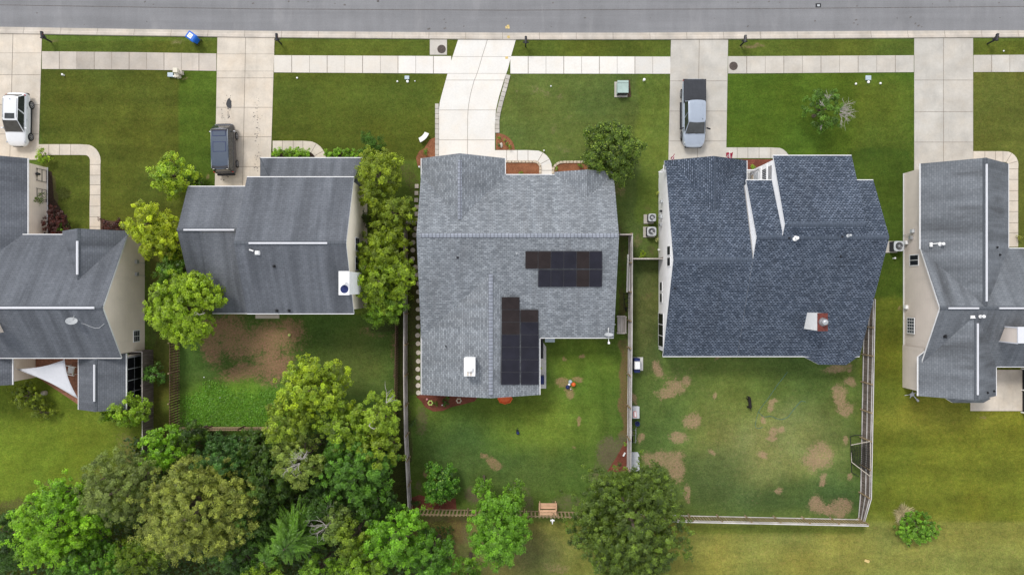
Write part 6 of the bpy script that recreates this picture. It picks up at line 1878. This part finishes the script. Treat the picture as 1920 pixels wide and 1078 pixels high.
# --- front garden of the grey house and the lawns to the right
tree('front_tree', 'round glossy dark tree at the right front corner of the grey house', 'tree', 1149, 285, 57, 56, 5.6, (.10, .155, .02), (.045, .08, .014), 9, per_m2=270, leaf=.22, tipc=(.32, .42, .09), ragged=.28)
tree('sparse_tree', 'half bare tree with grey twigs on the open front lawn', 'tree', 1546, 206, 40, 42, 3.4, (.085, .16, .02), DRK1, 8, per_m2=130, leaf=.22, ragged=.45, fill=.4,
     bare=[(1572, 208, 2.2, 1.0, .05, .8, 2, 8), (1553, 190, 2.4, .1, 1.0, .55, 2, 4), (1546, 200, 2.6, -.4, .7, .5, 2, 2), (1574, 214, 2.1, .9, -.5, .8, 2, 6), (1540, 232, 2.0, -.2, -1, .4, 1, 3)])
# --- beds and shrubs along the fronts
def bush(label, px, py, rx, ry, top, c1, c2, n=4, name='shrub', cat='shrub', **kw):
    kw.setdefault('per_m2', 300); kw.setdefault('leaf', .15); kw.setdefault('clump', .16)
    return tree(name, label, cat, px, py, rx, ry, top, c1, c2, n, **kw)


def hedge(label, x0, x1, y, ry, top, c1, c2):
    n = max(3, int((x1 - x0) / 14)); lb = []
    for i in range(n):
        c = W(x0 + (x1 - x0) * (i + .5) / n, y + RND.uniform(-1.5, 1.5), top * .5)
        lb.append((c.x, c.y, top * .5, (x1 - x0) / n / S * .72, ry / S * RND.uniform(.9, 1.1), top * .5))
    return tree('hedge', label, 'hedge', (x0 + x1) / 2, y, (x1 - x0) / 2, ry, top, c1, c2, lobes=lb, per_m2=520, leaf=.15, clump=.15)


hedge('clipped light green hedge inside the curved walk of the cream house', 517, 584, 288, 9.5, 1.0, (.22, .37, .03), (.11, .22, .02))
hedge('clipped green hedge between the curved walk and the dark conifer', 614, 672, 289, 9, .95, (.20, .35, .03), (.10, .2, .02))
bush('lime shrub where the walkway meets the beige garage', 80, 293, 16, 15, 1.3, (.25, .34, .02), (.15, .25, .018), 5)
bush('climbing plant on the beige garage wall', 74, 373, 13, 14, 1.9, (.10, .16, .03), DRK1, 4, per_m2=160, tipc=(.5, .45, .35))
bush('dark red maple shrub in the corner of the beige garage', 101, 416, 25, 28, 1.8, RED1, RED2, 7, name='red_shrub', mat='leaf', leaf=.18, per_m2=260)
bush('small glossy green shrub in front of the dark red maple', 118, 429, 14, 13, 1.1, MID1, DRK1, 4)
bush('flowering plant by the left edge of the small cross gable', 143, 436, 7, 5, .6, (.30, .32, .10), (.45, .25, .2), 3, name='flowering_plant', cat='plant')
bush('dark red shrub right of the walkway end', 211, 424, 24, 14, 1.2, (.085, .022, .026), RED2, 6, name='red_shrub', leaf=.18)
bush('short dark red shoot at the left edge of the walkway end', 190, 412, 6, 8, .7, RED1, RED2, 3, name='red_shrub', per_m2=150)
bush('olive shrub under the left tip of the shade sail', 49, 742, 35, 26, 2.1, OLV1, (.07, .105, .014), 8, leaf=.18, per_m2=240)
bush('smaller olive shrub below the garden ornament', 78, 772, 25, 17, 1.4, (.19, .22, .03), OLV2, 6, leaf=.18, per_m2=220)
tree('young_tree', 'bright lime tree against the lower corner of the screened porch', 'tree', 236, 768, 46, 35, 3.9, (.23, .33, .028), (.13, .235, .02), 9, per_m2=170, leaf=.24, ragged=.3)
tree('sapling', 'thin green sapling leaning over the dark board fence', 'tree', 288, 702, 24, 20, 2.5, (.10, .21, .04), (.05, .13, .025), 5, per_m2=110, leaf=.22, ragged=.35)
bush('green vine tuft on the beam above the dark porch screens', 246, 661, 7, 4, 2.6, MID1, DRK1, 3)
for lb, x, y, r, c1, c2 in (('tiny green plant nearest the drive in the half round mulch bed', 936, 259, 4, MID1, OLV2), ('middle green plant in the half round mulch bed', 946, 264, 3.5, MID1, OLV2), ('green plant right of centre in the half round mulch bed', 950, 270, 3.5, MID1, DRK1), ('rounded green plant lowest in the half round mulch bed', 956, 276, 4.5, BRT1, MID2),
                               ('dark plant beside a pale stone in the half round mulch bed', 935, 272, 4.5, DRK1, DRK2), ('dark rosette plant in the mulch left of the bright driveway', 798, 285, 6.5, MID1, DRK1), ('small plant in the mulch bed below the curved front walk', 976, 324, 5, MID1, OLV2),
                               ('pale green plant behind the second row of edging blocks', 1044, 317, 5, MID1, MID2), ('green plant at the right end of the second edging block row', 1088, 311, 6, MID1, DRK1), ('bright green plant in the red bed beside the white porch rails', 1413, 315, 6.5, (.20, .33, .03), MID1),
                               ('dark spreading plants in the rear mulch bed', 836, 753, 11, DRK1, DRK2), ('olive tuft at the left of the rear mulch bed', 816, 756, 7, OLV2, DRK1), ('lime plant by the narrow fence panel', 1206, 477, 8, (.28, .37, .02), (.18, .27, .02)), ('dark spiky plant in the red bed corner by the rail fence', 778, 943, 10, DRK1, DRK2),
                               ('bright tuft on the red mulch at the dividing fence', 1172, 833, 4, BRT1, MID1), ('dark shrub beside the bare strip of the rail fence', 773, 793, 9, DRK1, (.05, .075, .04)), ('pale plant by the left porch corner of the white house', 1233, 362, 4, (.35, .35, .15), OLV1), ('ivory plant at the foot of the white wall below the air conditioners', 1232, 449, 4.5, (.5, .5, .38), (.3, .33, .2)), ('yellow green fern in the red bed below the glossy bush', 809, 949, 8, OLV1, OLV2), ('tiny yellow flower tuft by the right walkway', 1910, 446, 6, (.3, .3, .08), (.2, .22, .05))):
    bush(lb, x, y, r, r * .95, .55 if r < 8 else .75, c1, c2, 3, name='garden_plant', cat='plant', leaf=.13, clump=.12, per_m2=320)
m = MB(); m.ball((0, 0, .05), .17, 10); x_ = tag(m.build('garden_rock', 'stone_pale', loc=(0, 0, 0)), 'pale rock among the plants of the half round mulch bed', 'rock'); x_.location = G(940, 273, .03); x_.scale = (.8, 1.4, .8)
# --- back lawns
tree('citrus_tree', 'glossy bright green bush in the red mulch bed by the slatted fence', 'tree', 826, 906, 33, 40, 2.9, (.085, .215, .022), (.04, .115, .014), 8, per_m2=230, leaf=.26, tipc=(.25, .42, .09), ragged=.3)
tree('garden_tree', 'tall bright green tree straddling the slatted fence', 'tree', 934, 992, 58, 70, 7.2, (.150, .300, .028), (.085, .195, .02), 10, per_m2=260, leaf=.23)
tree('garden_tree', 'mid green tree just right of the tall bright tree', 'tree', 966, 925, 24, 28, 4.6, MID1, MID2, 6, per_m2=200)
tree('garden_tree', 'small green tree touching the top of the tall bright tree', 'tree', 905, 908, 20, 20, 4.0, (.12, .24, .024), MID2, 5, per_m2=200)
tree('dark_tree', 'broad dark olive tree at the foot of the dividing fence', 'tree', 1183, 978, 106, 98, 8.6, (.128, .185, .030), (.042, .074, .015), 19, per_m2=185, leaf=.24, ragged=.55, fill=.3, asp=.42)
tree('dark_tree', 'olive tree merging into the broad dark one at the bottom edge', 'tree', 1190, 1060, 72, 44, 6.5, (.145, .200, .034), (.05, .08, .016), 9, per_m2=170, leaf=.24, ragged=.5, asp=.42)
bush('rounded glossy green shrub on the open olive lawn', 1721, 993, 37, 31, 1.7, (.14, .28, .024), (.07, .16, .017), 9, leaf=.2, per_m2=330, tipc=(.27, .45, .09))
bush('low green plant beneath the sapling between the fences', 305, 712, 16, 12, .8, (.05, .11, .03), DRK1, 4, per_m2=150)


def dry_clump(label, px, py, r, h, col):
    v = G(px, py, 0); root = thing('dry_grass_clump', label, 'grass clump', v)
    n = 800; a = NR.random(n) * 2 * PI; rr = (NR.random(n) ** .5) * r / S * (1 + .35 * np.sin(a * 3 + 1) * np.sin(a * 2))
    d = np.stack([np.cos(a) * rr * .9, np.sin(a) * rr * .9, np.full(n, h) * NR.uniform(.4, 1, n)], 1)
    d[:, 2] *= .6
    P = np.array(v) + d * .6; T = unit(d * np.array((1.6, 1.6, 1)) + NR.normal(size=(n, 3)) * .12)
    N_ = unit(np.cross(T, NR.normal(size=(n, 3))))
    C = np.array(col) * NR.uniform(.6, 1.25, (n, 1))
    leaf_mesh('blades', P, N_, NR.uniform(.4, .95, n), np.full(n, .024), C, 'dry', root, T)


dry_clump('pale dry grass clump behind the glossy shrub on the olive lawn', 1692, 961, 27, .6, (.62, .54, .34))
dry_clump('small faded grass clump on the garage side lawn of the beige house', 120, 362, 12, .2, (.16, .19, .05))

# --- the woods at the lower left, tree by tree
WOOD = [
    ('lime_tree', 'lime tree standing out of the woods into the bright weed patch', 588, 728, 56, 55, 7.5, LIME1, (.15, .225, .03), 9, {}),
    ('lime_tree', 'yellow lime tree at the left of the worn fence corner', 542, 792, 46, 42, 7.0, (.22, .28, .03), (.13, .19, .025), 7, {}),
    ('lime_tree', 'lime tree with a few dead branches next to the brown slatted fence', 712, 775, 44, 40, 7.6, (.24, .32, .035), (.14, .22, .022), 8, dict(bare=[(724, 755, 6.8, .4, .9, .9, 1, 2), (692, 798, 7.3, .2, .4, .9, 1, 2)])),
    ('lime_tree', 'bushy yellow-green tree in the middle of the upper wood edge', 655, 800, 52, 40, 7.2, (.205, .29, .026), (.115, .185, .018), 8, {}),
    ('dying_tree', 'thin grey-green tree with whitish twigs in the middle of the woods', 566, 856, 44, 48, 8.0, GRY1, GRY2, 7, dict(per_m2=150, ragged=.4, bare=[(568, 860, 7.5, .0, .5, .8, 2, 6), (562, 868, 7.4, -.5, -.5, .8, 2, 5)])),
    ('broad_tree', 'dense deep green tree beside the strip of brown soil', 672, 872, 62, 60, 8.2, (.095, .205, .022), (.05, .125, .016), 10, {}),
    ('broad_tree', 'yellowish tree crown overlapping the top of the deep green tree', 716, 834, 36, 34, 7.4, (.19, .25, .022), (.11, .165, .018), 6, {}),
    ('broad_tree', 'dark shaded tree in the middle of the woods, left of the whitish twigs', 500, 900, 46, 60, 6.4, (.075, .125, .018), DRK2, 8, {}),
    ('glossy_tree', 'glossy blue-green tree below the weed patch', 418, 862, 56, 40, 6.4, (.05, .125, .028), (.028, .075, .018), 8, dict(leaf=.3, asp=.3, tipc=(.16, .28, .12))),
    ('lime_tree', 'bright green shrubby tree at the end of the dark board fence', 310, 842, 42, 36, 5.2, (.19, .34, .022), (.10, .22, .018), 7, {}),
    ('olive_tree', 'large dull olive-gold tree, broadest crown of the lower left woods', 368, 958, 98, 88, 10.5, DUL1, DUL2, 15, dict(per_m2=210, leaf=.2, ragged=.34, fill=.25)),
    ('olive_tree', 'dull grey olive tree left of the broad olive-gold one', 228, 915, 58, 62, 9.5, (.185, .225, .085), (.09, .125, .04), 9, dict(per_m2=190, leaf=.2, ragged=.36)),
    ('lime_tree', 'vivid lime tree near the lower left corner', 104, 985, 78, 66, 9.0, (.215, .37, .020), (.13, .27, .016), 11, {}),
    ('lime_tree', 'tall thin lime tree rising above the vivid one', 138, 925, 32, 30, 8.5, (.17, .32, .022), (.10, .22, .018), 6, dict(per_m2=180)),
    ('broad_tree', 'dark green tree in the very lower left corner', 18, 1010, 44, 52, 7.0, (.06, .125, .022), DRK2, 7, {}),
    ('broad_tree', 'mid green tree below the vivid lime tree', 178, 1058, 62, 46, 7.6, (.11, .23, .018), (.06, .145, .014), 8, {}),
    ('broad_tree', 'olive green tree on the bottom edge under the olive-gold one', 262, 1052, 54, 44, 7.2, (.15, .21, .018), (.075, .125, .014), 8, {}),
    ('broad_tree', 'shaded green tree on the bottom edge right of the olive-gold one', 448, 1040, 56, 50, 6.2, (.055, .125, .016), DRK2, 8, {}),
    ('broad_tree', 'dark tree filling the gap above the fern-like conifer', 470, 965, 50, 44, 6.0, (.065, .12, .018), DRK2, 7, {}),
    ('broad_tree', 'shadowed tree between the deep green tree and the bleached snag', 610, 940, 44, 40, 5.6, (.06, .125, .018), DRK2, 6, {}),
    ('broad_tree', 'dark tree behind the bleached snag, right side', 700, 945, 46, 36, 5.4, (.07, .15, .02), DRK2, 7, {}),
    ('broad_tree', 'olive lime tree right of the bleached snag', 664, 1000, 31, 36, 7.4, (.18, .245, .024), (.10, .155, .018), 6, {}),
    ('broad_tree', 'grey-green tree behind the bleached snag, left side', 640, 975, 28, 34, 6.6, (.14, .195, .05), (.08, .13, .03), 5, dict(per_m2=150)),
    ('lime_tree', 'bright green tree near the lower end of the rail fence', 750, 1005, 54, 52, 8.0, (.165, .33, .022), (.095, .225, .018), 9, {}),
    ('broad_tree', 'mid green tree on the bottom edge right of the bright one', 812, 1042, 44, 46, 6.8, (.095, .215, .018), (.055, .14, .014), 8, {}),
    ('lime_tree', 'lime tree on the bottom edge under the bleached snag', 678, 1058, 46, 40, 7.6, (.18, .29, .02), (.105, .19, .016), 7, {}),
    ('broad_tree', 'small green tree at the bottom edge beside the bare red soil', 878, 1068, 30, 26, 5.4, (.12, .22, .02), MID2, 5, {}),
    ('broad_tree', 'yellow green tree at the bottom edge left of the fern-like conifer', 500, 1072, 34, 30, 6.8, (.17, .25, .02), (.1, .16, .016), 5, {}),
    ('broad_tree', 'green tree at the bottom edge between conifer and lime tree', 602, 1066, 36, 30, 6.4, (.13, .22, .02), MID2, 5, {}),
    ('broad_tree', 'dark tree by the weed patch below the brown back fence', 360, 812, 30, 22, 4.4, (.08, .13, .018), DRK2, 5, {}),
    ('broad_tree', 'shaded tree under the edge of the lime trees', 482, 838, 40, 30, 5.0, (.085, .135, .018), DRK2, 6, {}),
]
for nm, lb, x, y, rx, ry, top, c1, c2, n, kw in WOOD:
    rx, ry = rx * 1.10, ry * 1.10
    kw = dict(kw); kw.setdefault('per_m2', 215); kw.setdefault('leaf', .24); kw.setdefault('ragged', .44)
    tree(nm, lb, 'tree', x, y, rx, ry, top, c1, c2, n, group='trees of the woods at the lower left', **kw)

# bleached snag
c = W(615, 985, 5); root = thing('dead_tree', 'bleached leafless snag among the woods', 'tree', (c.x, c.y, 0))
m = MB(); m.tube([(c.x, c.y, -.05), (c.x + .1, c.y, 3), (c.x, c.y + .1, 5.6)], [.16, .12, .06], 7)
m.build('trunk', 'bare_bark', root)
m = MB()
for i in range(11):
    a = 2 * PI * i / 11; twig(m, Vector((c.x, c.y, 4.6 + RND.uniform(-.4, .9))), Vector((math.cos(a), math.sin(a) * 1.15, .3)), RND.uniform(.7, 1.15), .032, 2, .5)
m.build('branches', 'bare_bark', root)


def frond_tree(label, px, py, rx, top, c1, c2):
    zc = top * .7; c = W(px, py, zc); R0 = rx / S * (1 - zc / HC)
    root = thing('feathery_conifer', label, 'tree', (c.x, c.y, 0))
    Ps, Ts, Ns, Ls, Cs = [], [], [], [], []
    for k in range(64):
        a = NR.random() * 2 * PI; t = NR.random() ** .8
        z0 = top * (.45 + .52 * (1 - t)); L = R0 * (.35 + .75 * t) * NR.uniform(.8, 1.15)
        base = np.array((c.x, c.y, z0)); d = np.array((math.cos(a), math.sin(a), .12 - .25 * t))
        side = np.array((-math.sin(a), math.cos(a), 0)); tone = NR.normal(1, .15)
        n = int(L / .045)
        for j in range(n):
            s = (j + .5) / n
            p = base + d * L * s + np.array((0, 0, -.25 * s * s * L))
            for sg in (-1, 1):
                ll = .62 * (1 - s * .85) * (0.25 + min(1, s * 4) * .75) * R0 / 3
                tdir = d * .75 + side * sg * .8 + NR.normal(size=3) * .1
                Ps.append(p + tdir * ll * .5); Ts.append(tdir); Ns.append(np.array((0, 0, 1.)) + NR.normal(size=3) * .25); Ls.append(ll * 1.1)
                m_ = s * .8 + NR.random() * .2
                Cs.append((np.array(c2) * (1 - m_) + np.array(c1) * m_) * tone * NR.normal(1, .12))
    L = np.array(Ls)
    leaf_mesh('crown', np.array(Ps), unit(np.array(Ns)), L, L * .18 + .03, np.array(Cs), 'leaf', root, np.array(Ts))
    m = MB(); m.tube([(c.x, c.y, -.05), (c.x, c.y, top * .6), (c.x, c.y, top * .97)], [.2, .12, .03], 7); m.build('trunk', 'bark', root)


frond_tree('feathery fern-like conifer with long sprays near the bottom edge', 548, 1012, 66, 7.6, (.135, .27, .03), (.05, .125, .02))
frond_tree('second feathery conifer, lower and partly hidden at the bottom edge', 508, 1040, 46, 6.2, (.12, .24, .03), (.045, .11, .02))

# undergrowth on the wood floor, and the leafy weeds behind the cream house
def cover(name, pts_fn, n, zr, leaf, c1, c2, mat='leaf'):
    P = []
    while len(P) < n:
        x, y = pts_fn()
        if x is None: continue
        v = G(x, y, 0); P.append((v.x, v.y, RND.uniform(*zr)))
    P = np.array(P); k = NR.random((n, 1))
    big = vnoise(P[:, 0] * 22, P[:, 1] * 22, 18, 40, 3)[:, None]
    C = (np.array(c1) * (1 - k) + np.array(c2) * k) * NR.normal(1, .14, (n, 1)) * (.72 + .56 * big)
    P[:, 2] *= (.35 + 1.3 * big[:, 0])
    N_ = unit(NR.normal(size=(n, 3)) * .5 + np.array((0, 0, 1)))
    L = leaf * NR.uniform(.6, 1.3, n)
    o = leaf_mesh(name, P, N_, L, L * .6, C, mat, None); tag(o, kind='stuff')


def wood_pt():
    x, y = RND.uniform(-60, 860), RND.uniform(815, 1110)
    if x < 250 and y < 975 + (x - 100) * -.15: return None, None
    if 738 < x < 775 and y < 970: return None, None
    if x > 770 and y < 985: return None, None
    if x > 850: return None, None
    return x, y


def weed_pt():
    x, y = RND.uniform(338, 560), RND.uniform(712, 798)
    e = 0
    e = y - (716 + 10 * math.sin(x / 17) + (12 if x > 470 else 0) + (x < 380) * 8)
    if e < 0 or RND.random() > e / 26: return None, None
    e = 545 + 14 * math.sin(y / 9) - x
    if e < 0 or RND.random() > e / 50 or RND.random() > (x - 336) / 16: return None, None
    return x, y


cover('undergrowth', wood_pt, 16000, (.1, 1.5), .3, (.05, .10, .016), (.025, .06, .012))
cover('weeds', weed_pt, 9500, (.02, .11), .12, (.18, .37, .05), (.11, .26, .035))
# ------------------------------------------------------------------ light, camera, output
sc = bpy.context.scene
w = bpy.data.worlds.new('World'); sc.world = w; w.use_nodes = True
nt = w.node_tree; bg = nt.nodes['Background']
sky = nt.nodes.new('ShaderNodeTexSky'); sky.sky_type = 'NISHITA'; sky.sun_disc = False
EL, AZ = 52, -30          # sun height and compass direction (degrees, clockwise from the top of the picture)
sky.sun_elevation = math.radians(EL); sky.sun_rotation = math.radians(AZ)
sky.air_density = .7; sky.dust_density = 1.0; sky.ozone_density = 1.0
hs = nt.nodes.new('ShaderNodeHueSaturation'); hs.inputs['Saturation'].default_value = .3
nt.links.new(sky.outputs[0], hs.inputs['Color'])
# thin bright cloud over the whole sky, brighter towards the horizon
tc = nt.nodes.new('ShaderNodeTexCoord'); sx = nt.nodes.new('ShaderNodeSeparateXYZ'); nt.links.new(tc.outputs['Generated'], sx.inputs[0])
mr = nt.nodes.new('ShaderNodeMapRange'); nt.links.new(sx.outputs[2], mr.inputs[0])
for i_, v_ in enumerate((0.0, 0.8, 7.2, 2.35)): mr.inputs[i_ + 1].default_value = v_
cc = nt.nodes.new('ShaderNodeVectorMath'); cc.operation = 'SCALE'; cc.inputs[0].default_value = (.985, 1.0, 1.045); nt.links.new(mr.outputs[0], cc.inputs['Scale'])
mx = nt.nodes.new('ShaderNodeMix'); mx.data_type = 'RGBA'; mx.inputs[0].default_value = .72
nt.links.new(hs.outputs[0], mx.inputs[6]); nt.links.new(cc.outputs[0], mx.inputs[7]); nt.links.new(mx.outputs[2], bg.inputs[0])
bg.inputs[1].default_value = .15
sun = bpy.data.lights.new('sun', 'SUN'); sun.energy = 1.15; sun.angle = math.radians(16); sun.color = (1, .955, .89)
so = bpy.data.objects.new('sun', sun); COL.objects.link(so)
d = Vector((math.sin(math.radians(AZ)) * math.cos(math.radians(EL)), math.cos(math.radians(AZ)) * math.cos(math.radians(EL)), math.sin(math.radians(EL))))
so.rotation_euler = d.to_track_quat('Z', 'Y').to_euler(); so.location = d * 60
cam = bpy.data.cameras.new('camera'); co = bpy.data.objects.new('camera', cam); COL.objects.link(co)
co.location = (0, 0, HC); co.rotation_euler = (0, 0, 0)
cam.sensor_width = 36; cam.lens = 36 * HC / (1920 / S); cam.clip_end = 2000; cam.clip_start = .5
sc.camera = co
sc.view_settings.view_transform = 'Standard'; sc.view_settings.look = 'None'; sc.view_settings.gamma = 1; sc.view_settings.exposure = 0.98
sc.render.engine = 'CYCLES'; sc.cycles.max_bounces = 5; sc.cycles.diffuse_bounces = 3; sc.cycles.transparent_max_bounces = 4
sc.cycles.use_denoising = True; sc.cycles.denoiser = 'OPENIMAGEDENOISE'
